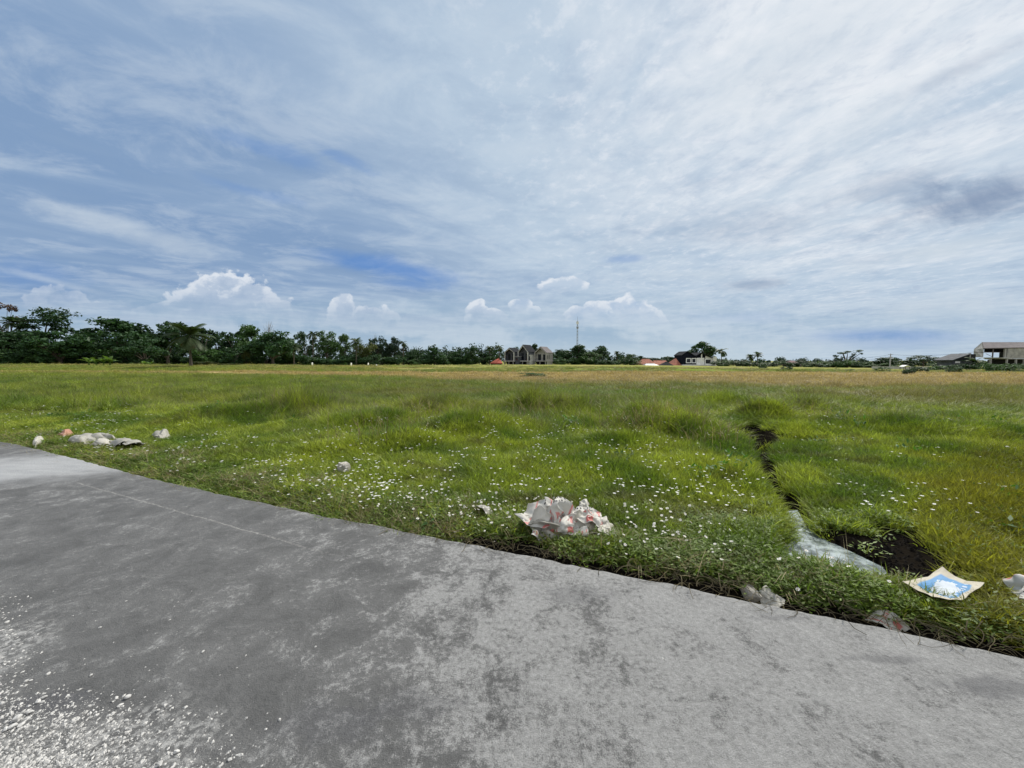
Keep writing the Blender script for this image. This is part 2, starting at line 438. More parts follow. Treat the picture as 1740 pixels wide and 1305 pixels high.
def poly_in(poly, x, y):
    x = np.asarray(x, float); y = np.asarray(y, float); ins = np.zeros(x.shape, bool)
    n = len(poly)
    for i in range(n):
        a, b = poly[i], poly[(i+1) % n]
        cond = ((a.y > y) != (b.y > y)); xx = (b.x-a.x)*(y-a.y)/((b.y-a.y) or 1e-9)+a.x
        ins ^= cond & (x < xx)
    return ins
def seg_d(pts, x, y, closed=False):
    d = np.full(np.shape(x), 1e9); n = len(pts)
    for i in range(n if closed else n-1):
        a, b = pts[i], pts[(i+1) % n]; vx, vy = b.x-a.x, b.y-a.y
        t_ = np.clip(((x-a.x)*vx+(y-a.y)*vy)/(vx*vx+vy*vy), 0, 1)
        d = np.minimum(d, np.hypot(x-a.x-t_*vx, y-a.y-t_*vy))
    return d
def sdf(poly, x, y): d = seg_d(poly, x, y, True); return np.where(poly_in(poly, x, y), -d, d)
# tussocks and heaps seen in the field: pixel, radius in metres, height, extra grass
MOUNDS = [(905,700,1.1,.34),(985,705,.9,.25),(1110,725,1.25,.27),(1160,740,.8,.3),(745,700,1.3,.28),(690,760,.9,.16),(780,735,1.0,.22),(850,730,.9,.2),(620,720,1.4,.2),(1040,760,.8,.15),
          (490,700,1.5,.3),(1300,712,.8,.30),(1520,735,1.1,.2),(1660,745,1.1,.2),(1370,700,1.4,.2),(1230,690,1.6,.25),(360,715,1.3,.2),(560,770,.7,.12)]
MP = [(gp(a, b), r, h) for a, b, r, h in MOUNDS]
def mound(x, y):
    z = 0
    for g, r, h in MP: z = z+1.05*h*np.exp(-((x-g.x)**2+((y-g.y)*1.15)**2)/(r*r*.55))
    return z*(.25+1.4*vnoise(x, y, 1.5, 3, 41))
def hfield(x, y):
    x = np.asarray(x, float); y = np.asarray(y, float)
    s = off_road(x, y)
    z = -.07-.07*ss(-.8,-.1,x)*ss(.34,.16,s)+.075*ss(.05, .45, s)+(vnoise(x, y, .9, 4)-.5)*.14*ss(.3, 2.2, s)+(vnoise(x, y, 5, 3, 2)-.5)*.05*ss(.1, .5, s)
    z = z+mound(x, y)*ss(.5, 1.5, s)
    u = x/np.maximum(y, 1)
    z = z+(-1.05)*ss(.15, 1.15, u)*ss(35, 105, y)+(-.35)*ss(.1,.6,u)*ss(120,170,y)
    z = z+.42*np.exp(-((y-66)/9)**2)*ss(-.45, -.7, u)*1.0+.28*ss(58, 70, y)*ss(.3, -.3, u)*(1-ss(80,100,y)*.6)
    ry = 61+1.6*np.sin(x*.13)+1.2*np.sin(x*.37+1); z = z+.40*np.exp(-((y-ry)/1.0)**2)*ss(-6, 2, x)*ss(62, 50, x)
    ry = 74+1.6*np.sin(x*.11+2); z = z+.35*np.exp(-((y-ry)/1.4)**2)
    ry = 47+1.4*np.sin(x*.16+.5); z = z+.22*np.exp(-((y-ry)/.8)**2)*ss(-26, -34, x)
    dd = seg_d(DITCH, x, y); z = z-.2*np.exp(-(dd/(.10+.012*y))**2)*ss(.2, .5, s)
    g = gp(1300, 738); z = z-.26*np.exp(-((x-g.x)**2+(y-g.y)**2)/.6)
    dp = sdf(POND, x, y); z = np.where(s > .05, z-.14*ss(.17, -.05, dp+(vnoise(x, y, 7, 3, 17)-.5)*.12), z)
    dm = sdf(MUD, x, y); z = z-.05*ss(.1, -.1, dm)
    z = np.where(s < -.02, -.12, z)
    return z
def h1(x, y): return float(hfield(np.array([x]), np.array([y]))[0])
def mudness(x, y):
    s = off_road(x, y)
    m = np.maximum(ss(.12, -.06, sdf(MUD, x, y)+(vnoise(x, y, 4.5, 4, 31)-.5)*.62+.03), ss(.10, -.02, sdf(POND, x, y)))
    m = np.maximum(m, np.exp(-(seg_d(DITCH, x, y)/((.09+.026*y)*(.5+1.1*vnoise(x, y, 2.2, 3, 21))))**2))
    for (a, b, r) in [(1294,738,.92),(1330,742,.75),(1350,778,.3),(1285,878,.14),(1300,880,.1),(1240,728,.3)]:
        g = gp(a, b); m = np.maximum(m, ss(r*1.3, r*.6, np.hypot(x-g.x, (y-g.y))+(vnoise(x, y, 3, 2)-.5)*r))
    lip = ss(.32, .19, s+(vnoise(x, y, 2.5, 3, 5)-.5)*.12)*ss(-.8, -.1, x)
    return np.maximum(m, lip*(s > -.2))

def build_ground():
    ys = np.concatenate([np.linspace(-40, .9, 12), np.arange(1.0, 12, .07), 12*np.exp(np.linspace(0.008, math.log(3500/12), 190))])
    xr = np.concatenate([np.arange(.08, 9, .08), 9*np.exp(np.linspace(.015, math.log(4000/9), 95))])
    xs = np.concatenate([-xr[::-1], [0], xr])
    X, Y = np.meshgrid(xs, ys); Z = hfield(X, Y)
    nx, ny = len(xs), len(ys)
    co = np.stack([X, Y, Z], -1).reshape(-1, 3)
    i = np.arange((ny-1)*(nx-1)); r_ = i//(nx-1); c_ = i % (nx-1); a = r_*nx+c_
    F4 = np.stack([a, a+1, a+nx+1, a+nx], -1)
    me = bpy.data.meshes.new('ground'); me.vertices.add(len(co)); me.vertices.foreach_set('co', co.reshape(-1).astype(np.float32))
    me.loops.add(F4.size); me.loops.foreach_set('vertex_index', F4.reshape(-1).astype(np.int32))
    me.polygons.add(len(F4)); me.polygons.foreach_set('loop_start', np.arange(0, F4.size, 4, dtype=np.int32)); me.polygons.foreach_set('loop_total', np.full(len(F4), 4, np.int32))
    me.polygons.foreach_set('use_smooth', np.ones(len(F4), bool)); me.update(calc_edges=True)
    at_ = me.attributes.new('mud', 'FLOAT', 'POINT'); at_.data.foreach_set('value', mudness(X, Y).reshape(-1).astype(np.float32))
    me.materials.append(MATS['field_ground'])
    tagged(link('ground', me), kind='structure')
build_ground()

def build_road():
    # slab: columns across, following a broken edge
    xs = np.unique(np.concatenate([np.linspace(-60, -12, 25), np.arange(-12, 4.5, .025), np.linspace(4.5, 40, 30)]))
    ey = edge_y(xs)+(vnoise(xs, xs*0, 2, 3, 3)-.5)*.05+(vnoise(xs, xs*0, 14, 4, 4)-.5)*.04
    offs = [-.14, 0, 0.006, .03, .10, .3, .7, 1.4, 2.6, 4.2, 7.0]
    V_, F_ = [], []
    for x, e in zip(xs, ey):
        n = vnoise(x, e, 9, 2, 6)
        for k, o in enumerate(offs):
            if k == 0: V_.append((x, e+.02, -.16))
            elif k == 1: V_.append((x, e+.005, -.012-.02*float(n)))
            else: V_.append((x, e-o, (0 if k > 2 else -.004)))
    m = len(offs)
    for i in range(len(xs)-1):
        for k in range(m-1): a = i*m+k; F_.append((a, a+1, a+m+1, a+m))
    tagged(mk('road', V_, F_, 'road_concrete', smooth=True), kind='structure')
build_road()

def water():
    m, t, out = material('murky_water')
    p = t.n('ShaderNodeBsdfPrincipled'); P = t.pos()
    t.link(t.mix(t.sstep(.36,.64,t.noise(P, 9, 6, .72)), (.07,.085,.08), (.38,.43,.43)), p.inputs['Base Color'])
    p.inputs['Roughness'].default_value = .06; p.inputs['IOR'].default_value = 1.33; p.inputs['Specular IOR Level'].default_value = .9
    b = t.n('ShaderNodeBump'); b.inputs['Strength'].default_value = .12; b.inputs['Distance'].default_value = .01
    t.link(t.noise(P, 18, 3), b.inputs['Height']); t.link(b.outputs[0], p.inputs['Normal']); t.link(p.outputs[0], out.inputs[0])
    c = sum((g for g in POND), Vector())/len(POND)
    V_ = [(c.x+(g.x-c.x)*1.25, c.y+(g.y-c.y)*1.25, -.075) for g in POND]
    # fan from the centre
    V_.append((c.x, c.y, -.075)); n = len(POND)
    o = mk('puddle_water', V_, [(i, (i+1) % n, n) for i in range(n)], 'murky_water')
    tagged(o, kind='structure')
water()

# ------------------------------------------------------------------ ground cover
def blades(n, h, spread, width, lean=.5, curve=.6, seg=3, seed=0, hv=.45, shade_lo=.75):
    r = np.random.default_rng(seed); Q = []; S = []
    for _ in range(n):
        a = r.uniform(0, 2*np.pi); rad = spread*math.sqrt(r.random()); bx, by = rad*math.cos(a), rad*math.sin(a)
        H = h*(1-hv*r.random()); th = r.uniform(0, 2*np.pi); ln = lean*r.random()+.1*rad/spread; cv = curve*r.random()
        dirx, diry = math.cos(th), math.sin(th); w = width*(.6+.6*r.random()); wa = r.uniform(0, np.pi); wx, wy = math.cos(wa)*w/2, math.sin(wa)*w/2
        pts = []
        for k in range(seg+1):
            t_ = k/seg; off = H*(ln*t_+cv*t_*t_); pts.append(np.array([bx+dirx*off, by+diry*off, H*t_*(1-.35*cv*t_)]))
        sh = shade_lo+(1.25-shade_lo)*r.random()
        for k in range(seg):
            w0 = 1-(k/seg)**2*.9; w1 = 1-((k+1)/seg)**2*.96
            ww = np.array([wx, wy, 0])
            Q.append([pts[k]-ww*w0, pts[k]+ww*w0, pts[k+1]+ww*w1, pts[k+1]-ww*w1]); S.append(sh)
    return np.array(Q), np.array(S)
def leaves(n, h, spread, ln, wd, seed=0):
    r = np.random.default_rng(seed); Q = []; S = []
    for _ in range(n):
        a = r.uniform(0, 2*np.pi); rad = spread*math.sqrt(r.random()); p = np.array([rad*math.cos(a), rad*math.sin(a), h*r.random()])
        th = r.uniform(0, 2*np.pi); el = r.uniform(-.2, .9); L = ln*r.uniform(.6, 1.2); W_ = wd*r.uniform(.6, 1.2)
        d = np.array([math.cos(th)*math.cos(el), math.sin(th)*math.cos(el), math.sin(el)]); s_ = np.array([-math.sin(th), math.cos(th), 0.25*(r.random()-.5)])
        Q.append([p, p+d*L*.45+s_*W_/2, p+d*L, p+d*L*.45-s_*W_/2]); S.append(r.uniform(.65, 1.3))
    return np.array(Q), np.array(S)
tufts = bpy.data.collections.new('tuft_sources')
def tuft(i, parts):
    me = None; allq = []; alls = []; mi = []; mats = []
    for (Q, S, mat) in parts:
        if mat not in mats: mats.append(mat)
        allq.append(Q); alls.append(S); mi += [mats.index(mat)]*len(Q)
    me = quads_mesh('tuft', np.concatenate(allq), mats[0], np.concatenate(alls))
    for mm in mats[1:]: me.materials.append(MATS[mm])
    me.polygons.foreach_set('material_index', np.array(mi, np.int32))
    o = bpy.data.objects.new('tuft_%02d' % i, me); tufts.objects.link(o)
k = 0
for s in range(4):                                                    # 0-3 short lawn
    tuft(k, [(*blades(26, .11, .075, .0085, .7, .8, 3, 10+s, .6, .55), 'meadow_blade')]); k += 1
for s in range(3):                                                    # 4-6 weeds with small leaves
    tuft(k, [(*leaves(34, .07, .085, .038, .013, 20+s), 'weed_leaf'), (*blades(12, .09, .07, .004, .7, .7, 3, 24+s), 'meadow_blade')]); k += 1
for s in range(4):                                                    # 7-10 tall meadow grass
    tuft(k, [(*blades(40, .36, .16, .011, .5, .9, 4, 30+s, .6, .55), 'meadow_blade')]); k += 1
for s in range(2):                                                    # 11-12 tall with dry stems among
    tuft(k, [(*blades(24, .36, .16, .008, .5, .8, 4, 40+s), 'meadow_blade'), (*blades(14, .42, .16, .0045, .5, .8, 4, 44+s), 'dull_straw')]); k += 1
for s in range(2):                                                    # 13-14 straw
    tuft(k, [(*blades(26, .16, .12, .0045, 1.1, .8, 3, 50+s), 'straw'), (*blades(10, .10, .1, .005, .9, .6, 3, 54+s), 'dull_straw')]); k += 1
for s in range(2):                                                    # 15-16 deep green broad leaves
    tuft(k, [(*leaves(30, .14, .12, .075, .032, 60+s), 'deep_leaf'), (*blades(10, .16, .1, .008, .5, .6, 3, 64+s), 'meadow_blade')]); k += 1
for s in range(3):                                                    # 17-19 wide far clumps
    tuft(k, [(*blades(56, .36, .42, .022, .45, .6, 2, 70+s, .7, .5), 'meadow_blade')]); k += 1

def gn_tree():
    ng = bpy.data.node_groups.new('scatter', 'GeometryNodeTree')
    ng.interface.new_socket('Geometry', in_out='INPUT', socket_type='NodeSocketGeometry')
    ng.interface.new_socket('Geometry', in_out='OUTPUT', socket_type='NodeSocketGeometry')
    gi = ng.nodes.new('NodeGroupInput'); go = ng.nodes.new('NodeGroupOutput')
    ci = ng.nodes.new('GeometryNodeCollectionInfo'); ci.inputs['Collection'].default_value = tufts
    ci.inputs['Separate Children'].default_value = True; ci.inputs['Reset Children'].default_value = True
    ip = ng.nodes.new('GeometryNodeInstanceOnPoints'); ip.inputs['Pick Instance'].default_value = True
    def attr(nm, ty):
        a = ng.nodes.new('GeometryNodeInputNamedAttribute'); a.data_type = ty; a.inputs[0].default_value = nm; return a.outputs[0]
    L = ng.links.new
    L(gi.outputs[0], ip.inputs['Points']); L(ci.outputs[0], ip.inputs['Instance']); L(attr('idx', 'INT'), ip.inputs['Instance Index'])
    L(attr('rot', 'FLOAT_VECTOR'), ip.inputs['Rotation']); L(attr('scl', 'FLOAT_VECTOR'), ip.inputs['Scale']); L(ip.outputs[0], go.inputs[0])
    return ng
NG = gn_tree()
def scatter(name, x, y, z, idx, scl, label, tilt=.15):
    n = len(x); me = bpy.data.meshes.new(name); me.vertices.add(n)
    me.vertices.foreach_set('co', np.stack([x, y, z], -1).reshape(-1).astype(np.float32))
    def put(nm, ty, arr):
        a = me.attributes.new(nm, ty, 'POINT'); a.data.foreach_set('value' if ty != 'FLOAT_VECTOR' else 'vector', arr.reshape(-1))
    put('idx', 'INT', idx.astype(np.int32)); put('scl', 'FLOAT_VECTOR', scl.astype(np.float32))
    rot = np.stack([rng.normal(0, tilt, n), rng.normal(0, tilt, n), rng.uniform(0, 6.28, n)], -1)
    put('rot', 'FLOAT_VECTOR', rot.astype(np.float32))
    o = link(name, me); md = o.modifiers.new('scatter', 'NODES'); md.node_group = NG
    tagged(o, label, 'grass', kind='stuff'); return o

def frustum_pts(n, y0, y1, margin=1.5, power=1.0):
    """random places inside the view wedge between two distances (density falls with distance when power < 2)"""
    q = rng.random(n); y = (y0**power+(y1**power-y0**power)*q)**(1/power)
    x = rng.uniform(-1, 1, n)*(1.42*y+margin); return x, y
LIT = [(gp(a, b), r) for a, b, r in [(1602,1005,.24),(1740,1020,.16),(1510,1042,.09),(1305,1008,.09),(1277,994,.07),(960,912,.13),(920,905,.13),(1000,912,.14),(1040,905,.13),
       (62,750,.3),(113,742,.25),(160,753,.35),(210,758,.3),(155,766,.25),(272,745,.25),(584,806,.1),(478,858,.08)]]
def clear_mask(x, y, k=.5):
    ok = np.ones(len(x), bool)
    for g, r in LIT: ok &= np.hypot(x-g.x, y-g.y) > r*(.8 if g.y < 5 else .35)
    return ok & clear2(x, y, k)
def clear2(x, y, k=.5): return mudness(x, y)+(vnoise(x, y, 8, 2, 9)-.5)*.35 < k

# short sward, near
x, y = frustum_pts(90000, 1.0, 11, .6, 1.35)
s = off_road(x, y); keep = (s > .04+.17*ss(-1.2, -.1, x)*(.35+vnoise(x,y,2.4,3,3)*1.5)) & (clear_mask(x, y) | ((rng.random(len(x)) < np.where(sdf(POND, x, y) < .02, .10, .018)) & (off_road(x, y) > .3)))
keep |= (s > -.03) & (s < .1) & (x < -.6) & (vnoise(x, y, 3, 2) > .4)
x, y, s = x[keep], y[keep], s[keep]
n = len(x); verge = ss(1.0, .1, s+(vnoise(x, y, 1.2, 3, 1)-.5)*1.2)
weedy = (rng.random(n) < .08+.75*verge)
u = x/y
weedy |= (rng.random(n) < .5) & (u > .45) & (u < 1.05) & (y < 3.9)
idx = np.where(weedy, rng.integers(4, 7, n), rng.integers(0, 4, n))
idx = np.where((rng.random(n) < .10*verge), rng.integers(13, 15, n), idx)
dp = (vnoise(x, y, .8, 3, 8) > .66) & (rng.random(n) < .003); idx = np.where(dp, rng.integers(15, 17, n), idx)
hs = (.45+1.1*vnoise(x, y, 1.3, 3, 4))*(.75+.65*ss(.3, 3.5, s))*(1+1.2*np.minimum(mound(x, y)*2, 1))*(.7+.6*rng.random(n))
ws = .8+.5*rng.random(n)+.05*y
scatter('meadow_grass', x, y, hfield(x, y)-.01, idx, np.stack([ws, ws, hs], -1), 'short bright green grass and small-leaved weeds covering the verge beside the concrete road')

# taller grass, from about 5 m out
x, y = frustum_pts(52000, 4.5, 34, 1.0, 1.25)
s = off_road(x, y); u = x/y; m_ = mound(x, y)
dens = ss(1.6, 5.5, s+(vnoise(x, y, .6, 3, 2)-.5)*3.5)*.75+np.minimum(m_*3, 1)*.8-ss(.45,.7,u)*ss(9.5,7,y)*.35-.45*ss(.62,.45,vnoise(x,y,.35,3,11))*ss(12,8,y)
keep = (rng.random(len(x)) < dens) & clear_mask(x, y, .35) & (s > .8)
x, y = x[keep], y[keep]; u = x/y; n = len(x); m_ = mound(x, y)
idx = rng.integers(7, 11, n); dry = rng.random(n) < (.12+.5*np.minimum(m_*3, 1)*(vnoise(x, y, 1.5, 2, 13) > .5)+.4*(vnoise(x, y, .5, 3, 6) > .55)); idx = np.where(dry, rng.integers(11, 13, n), idx)
hs = (.15+1.35*vnoise(x, y, .55, 3, 5)**1.3)*(.55+.55*ss(5, 12, y))*(.75+.5*rng.random(n))*(1+np.minimum(m_*1.6, .8))*(1+.35*ss(-.4,-.8,u)*ss(8,12,y))
ws = .8+.45*rng.random(n)+.022*y
scatter('tall_grass', x, y, hfield(x, y)-.02, idx, np.stack([ws, ws, hs], -1), 'taller rank grass in tussocks across the middle of the field')

# clumps out to the terraces
x, y = frustum_pts(60000, 20, 92, 4, 1.3)
u = x/y; n = len(x)
keep = (rng.random(n) < .45+.55*vnoise(x*.25, y, .3, 3, 3)) & (vnoise(x*.2, y, .35, 3, 12) > .36); x, y = x[keep], y[keep]; n = len(x)
idx = rng.integers(17, 20, n)
hs = (.35+.8*vnoise(x*.3, y, .25, 3, 7)**1.5)*(.6+.6*rng.random(n)); ws = .7+.6*rng.random(n)+.012*y
scatter('field_grass', x, y, hfield(x, y)-.02, idx, np.stack([ws, ws, hs], -1), 'thin dry and green grass covering the far part of the field')

# pale dead stems standing in the tussocks
def dead_stems():
    r = np.random.default_rng(15); Q = []; S = []
    spots = [(1150,735,.9,150),(1060,735,.8,110),(900,712,.8,90),(740,715,1.0,110),(480,700,1.3,80),(985,690,1.2,60),(1370,715,1.2,60),(1210,760,.5,40),(640,760,.8,50)]
    for a, b, rad, n in spots:
        g = gp(a, b)
        for _ in range(n):
            px_ = g.x+r.normal(0, rad*.6); py_ = g.y+r.normal(0, rad*.6); z = h1(px_, py_); H = r.uniform(.22, .62); az = r.uniform(0, 6.28); ln = r.uniform(.05, .7); w = r.uniform(.0022, .0045); prev = None; N = 5
            sh = r.uniform(.5, 1.3); sd = np.array([math.cos(az+1.57), math.sin(az+1.57), 0])*w
            for k_ in range(N+1):
                t_ = k_/N; q = np.array([px_+math.cos(az)*H*ln*t_*t_, py_+math.sin(az)*H*ln*t_*t_, z+H*(t_-.35*ln*t_*t_)])
                if prev is not None:
                    Q.append([prev-sd, prev+sd, q+sd, q-sd]); S.append(sh); s2 = np.array([-sd[1], sd[0], 0]); Q.append([prev-s2, prev+s2, q+s2, q-s2]); S.append(sh)
                prev = q
            if r.random() < .5:
                for j in range(3):
                    a2 = r.uniform(0, 6.28); e = np.array([math.cos(a2), math.sin(a2), .6])*H*.22; b0 = prev-np.array([0,0,H*.1*j]); Q.append([b0-sd, b0+sd, b0+e+sd*.3, b0+e-sd*.3]); S.append(sh)
    tagged(link('dead_stems', quads_mesh('dead_stems', np.array(Q), 'straw', np.array(S)*.8)), 'pale dead stems standing in the tussocks of the middle field', 'dry stems', kind='stuff')
dead_stems()

# tangled dry roots and stems hanging on the slab's dark lip
def dry_roots():
    Q = []; S = []; r = np.random.default_rng(5)
    for i in range(420):
        far = r.random() < .25
        x0 = r.uniform(-2.6, -.2) if far else r.uniform(-.35, 3.2)
        e = float(edge_y(x0)); y0 = e+.03+abs(r.normal(0, .13))
        th = r.normal(-.45, .9)+(math.pi if r.random() < .5 else 0); L = r.uniform(.05, .24); lift = r.uniform(.0, .06); w = r.uniform(.0010, .0026)
        cv = r.normal(0, 1.0); prev = None; N = 6; p = np.array([x0, y0, max(h1(x0, y0), -.06)+.015+r.random()*.05]); sh = r.uniform(.35, 1.2)
        for k_ in range(N+1):
            t_ = k_/N; a = th+cv*t_; q = p+np.array([math.cos(a), math.sin(a), 0])*L*t_+np.array([0, 0, lift*math.sin(math.pi*t_)])
            if q[1] < edge_y(q[0]): q[2] = max(q[2], .006)
            if prev is not None:
                sd = np.array([-math.sin(a), math.cos(a), 0])*w; up = np.array([0, 0, w])
                Q.append([prev-sd, prev+up, q+up, q-sd]); S.append(sh); Q.append([prev+up, prev+sd, q+sd, q+up]); S.append(sh)
            prev = q
    o = link('dry_roots', quads_mesh('dry_roots', np.array(Q), 'straw', np.array(S)*.42))
    tagged(o, 'tangle of dry roots and straw over the dark broken edge of the road', 'dry straw', kind='stuff')
dry_roots()

# ------------------------------------------------------------------ flowers
simple('petal_white', (.80,.79,.76), .6, .04, 9)
simple('pollen_yellow', (.45,.30,.03), .7, .1, 9)
simple('flower_stem', (.07,.13,.02), .7, .1, 9)
def petals_me(seed):
    r = random.Random(seed); v, f = [], []; n = 8
    for i in range(n):
        a = i*2*math.pi/n+r.uniform(-.08, .08); w = .30; z = r.uniform(.0, .25); b = len(v)
        c, s_ = math.cos(a), math.sin(a)
        def P(rr, t_, zz): return (c*rr-s_*t_, s_*rr+c*t_, zz)
        v += [P(.12,-.05,0), P(.12,.05,0), P(.65,w*.62,z*.6), P(.98,w*.35,z*.5), P(1.03,0,z*.45), P(.98,-w*.35,z*.5), P(.65,-w*.62,z*.6)]
        f.append(tuple(range(b, b+7)))
    return v, f
def disc_me():
    v, f = [], []
    for j, (rr, zz) in enumerate([(.27,.0),(.24,.10),(.12,.17)]):
        for i in range(8): v.append((rr*math.cos(i*math.pi/4), rr*math.sin(i*math.pi/4), zz))
    for j in range(2):
        for i in range(8): f.append((j*8+i, j*8+(i+1) % 8, j*8+8+(i+1) % 8, j*8+8+i))
    f.append(tuple(range(16, 24))); return v, f
def stem_me():
    m = MB(); m.tube([(0,0,0),(.15,.05,-2),(.1,.2,-5)], [.06,.06,.07], 4); return m.v, m.f
def raw(name, vf, mat):
    me = bpy.data.meshes.new(name); me.from_pydata(vf[0], [], vf[1]); me.materials.append(MATS[mat]); return me
PM = [raw('petals', petals_me(i), 'petal_white') for i in range(4)]; DM = raw('flower_centre', disc_me(), 'pollen_yellow'); SM = raw('stem', stem_me(), 'flower_stem')
def fdensity(px, py):
    w = .22
    w += 1.6*math.exp(-((py-735)/32)**2)*math.exp(-((px-200)/170)**2)
    w += 1.15*math.exp(-(((py-(765+.16*px)))/42)**2)*(1 if px < 1000 else math.exp(-((px-1000)/160)**2))
    w += .45*math.exp(-((py-785)/60)**2)*math.exp(-((px-930)/330)**2)
    w += .5*math.exp(-((py-880)/60)**2)*math.exp(-((px-1140)/110)**2)
    w += .35*math.exp(-((py-740)/25)**2)*math.exp(-((px-720)/160)**2)
    if px > 1280: w *= .3
    if py < 700: w *= .4
    return w
fl = []
rf = random.Random(3)
while len(fl) < 1500:
    px = rf.uniform(0, 1740); py = 690+(rf.random()**1.0)*350
    g = gp(px, py)
    if rf.random() > fdensity(px, py): continue
    so_ = float(off_road(g.x, g.y))
    if not clear_mask(np.array([g.x]), np.array([g.y]), 9)[0]: continue
    if so_ < .12 or mudness(np.array([g.x]), np.array([g.y]))[0] > .3: continue
    cl = 1 if rf.random() < .5 else rf.randint(2, 6)
    for _ in range(cl):
        a = g.x+(rf.gauss(0, .10) if cl > 1 else 0); b = g.y+(rf.gauss(0, .12) if cl > 1 else 0)
        if off_road(a, b) > .1: fl.append((a, b))
fl.sort(key=lambda p: p[0]**2+p[1]**2)
fz = hfield(np.array([p[0] for p in fl]), np.array([p[1] for p in fl]))
bigq = []; bigs = []
for i, (a, b) in enumerate(fl):
    sz = rf.uniform(.007, .0145)*(1+.04*b); z = fz[i]+rf.uniform(.07, .13)+.012*min(b, 9)
    if i < 300:
        rt = empty('white_flower', (a, b, z), rf.uniform(0, 6), (sz, sz, sz)); rt.rotation_euler = (rf.gauss(0, .35), rf.gauss(0, .35), rf.uniform(0, 6))
        tagged(rt, 'small white daisy-like flower with a yellow centre standing in the grass', 'flower', 'white flowers scattered through the grass')
        link('petals', rf.choice(PM), rt); link('flower_centre', DM, rt)
        if i < 120: link('stem', SM, rt)
    else:
        for q in range(6):
            an = q*math.pi/3; pts = []
            for (rr, aa) in ((0,0),(1,-.35),(1.1,0),(1,.35)): pts.append((a+sz*rr*math.cos(an+aa), b+sz*rr*math.sin(an+aa), z+rr*sz*.25))
            bigq.append(pts)
me = quads_mesh('distant_flowers', np.array(bigq), 'petal_white')
tagged(link('distant_flowers', me), 'small white flowers dotting the grass farther from the road', 'flowers', 'white flowers scattered through the grass', 'stuff')

# ------------------------------------------------------------------ litter
def print_mat(name, base, kind):
    m, t, out = material(name)
    uvn = t.n('ShaderNodeUVMap'); x, y, z = t.xyz(uvn.outputs[0])
    c = t.mix(t.noise(t.pos(), 14, 5, .65), tuple(b*.68 for b in base), base)
    ed = lambda v, a, b, s=.012: t.sstep(a-s, a+s, v)*(1-t.sstep(b-s, b+s, v))
    warp = t.noise(uvn.outputs[0], 14, 3)
    if kind == 'red':
        red = (.62,.10,.09)
        st = ed(x, .12, .19)+ed(x, .82, .9)                       # two printed bars along the bag
        c = t.mix((st*t.sstep(.40,.52,warp)).clamp()*.75, c, red)
        lt = ed(y, .44, .55)*ed(x, .34, .66)*(1-t.sstep(.45, .50, t.math('FRACT', x*11)))   # block lettering, worn
        c = t.mix(lt*.7, c, red)
        dot = ed(y, .70, .86)*ed(x, .40, .60); c = t.mix(dot*.8, c, red)
        sm = ed(y, .16, .30)*ed(x, .32, .68)*t.sstep(.5,.55,t.math('FRACT', x*19))*t.sstep(.4,.45,t.math('FRACT', y*17))
        c = t.mix(sm, c, (.03,.03,.035))
    if kind == 'blue':
        fr = ed(x, .20, .84, .02)*ed(y, .14, .86, .02)
        bl = t.mix(warp, (.05,.22,.50), (.10,.36,.66)); c = t.mix(fr*.95, c, bl)
        a = (x-.52)/.24; b = (y-.5)/.26
        blob = t.sstep(0, .08, 1-(a*a+b*b)**.5+(t.noise(uvn.outputs[0], 9, 4)-.5)*1.3)
        c = t.mix(blob*fr, c, (.62,.68,.74))
        c = t.mix(fr*ed(y,.7,.8)*t.sstep(.5,.55,t.math('FRACT', x*14))*.8, c, (.7,.75,.8))
    p = t.n('ShaderNodeBsdfPrincipled'); t.link(c, p.inputs['Base Color']); p.inputs['Roughness'].default_value = .55
    p.inputs['Specular IOR Level'].default_value = .35
    tr = t.n('ShaderNodeBsdfTranslucent'); t.link(c, tr.inputs[0]); mx = t.n('ShaderNodeMixShader'); mx.inputs[0].default_value = .22
    b = t.n('ShaderNodeBump'); b.inputs['Strength'].default_value = .5; b.inputs['Distance'].default_value = .012
    t.link(t.noise(uvn.outputs[0], 7, 6, .7), b.inputs['Height']); t.link(b.outputs[0], p.inputs['Normal'])
    t.link(p.outputs[0], mx.inputs[1]); t.link(tr.outputs[0], mx.inputs[2]); t.link(mx.outputs[0], out.inputs[0])
print_mat('sack_white_red', (.72,.70,.64), 'red'); print_mat('sack_plain', (.68,.65,.57), 'none'); print_mat('paper_blue_print', (.66,.60,.47), 'blue')
print_mat('sack_old', (.50,.48,.42), 'none'); print_mat('sack_orange', (.58,.30,.20), 'none')

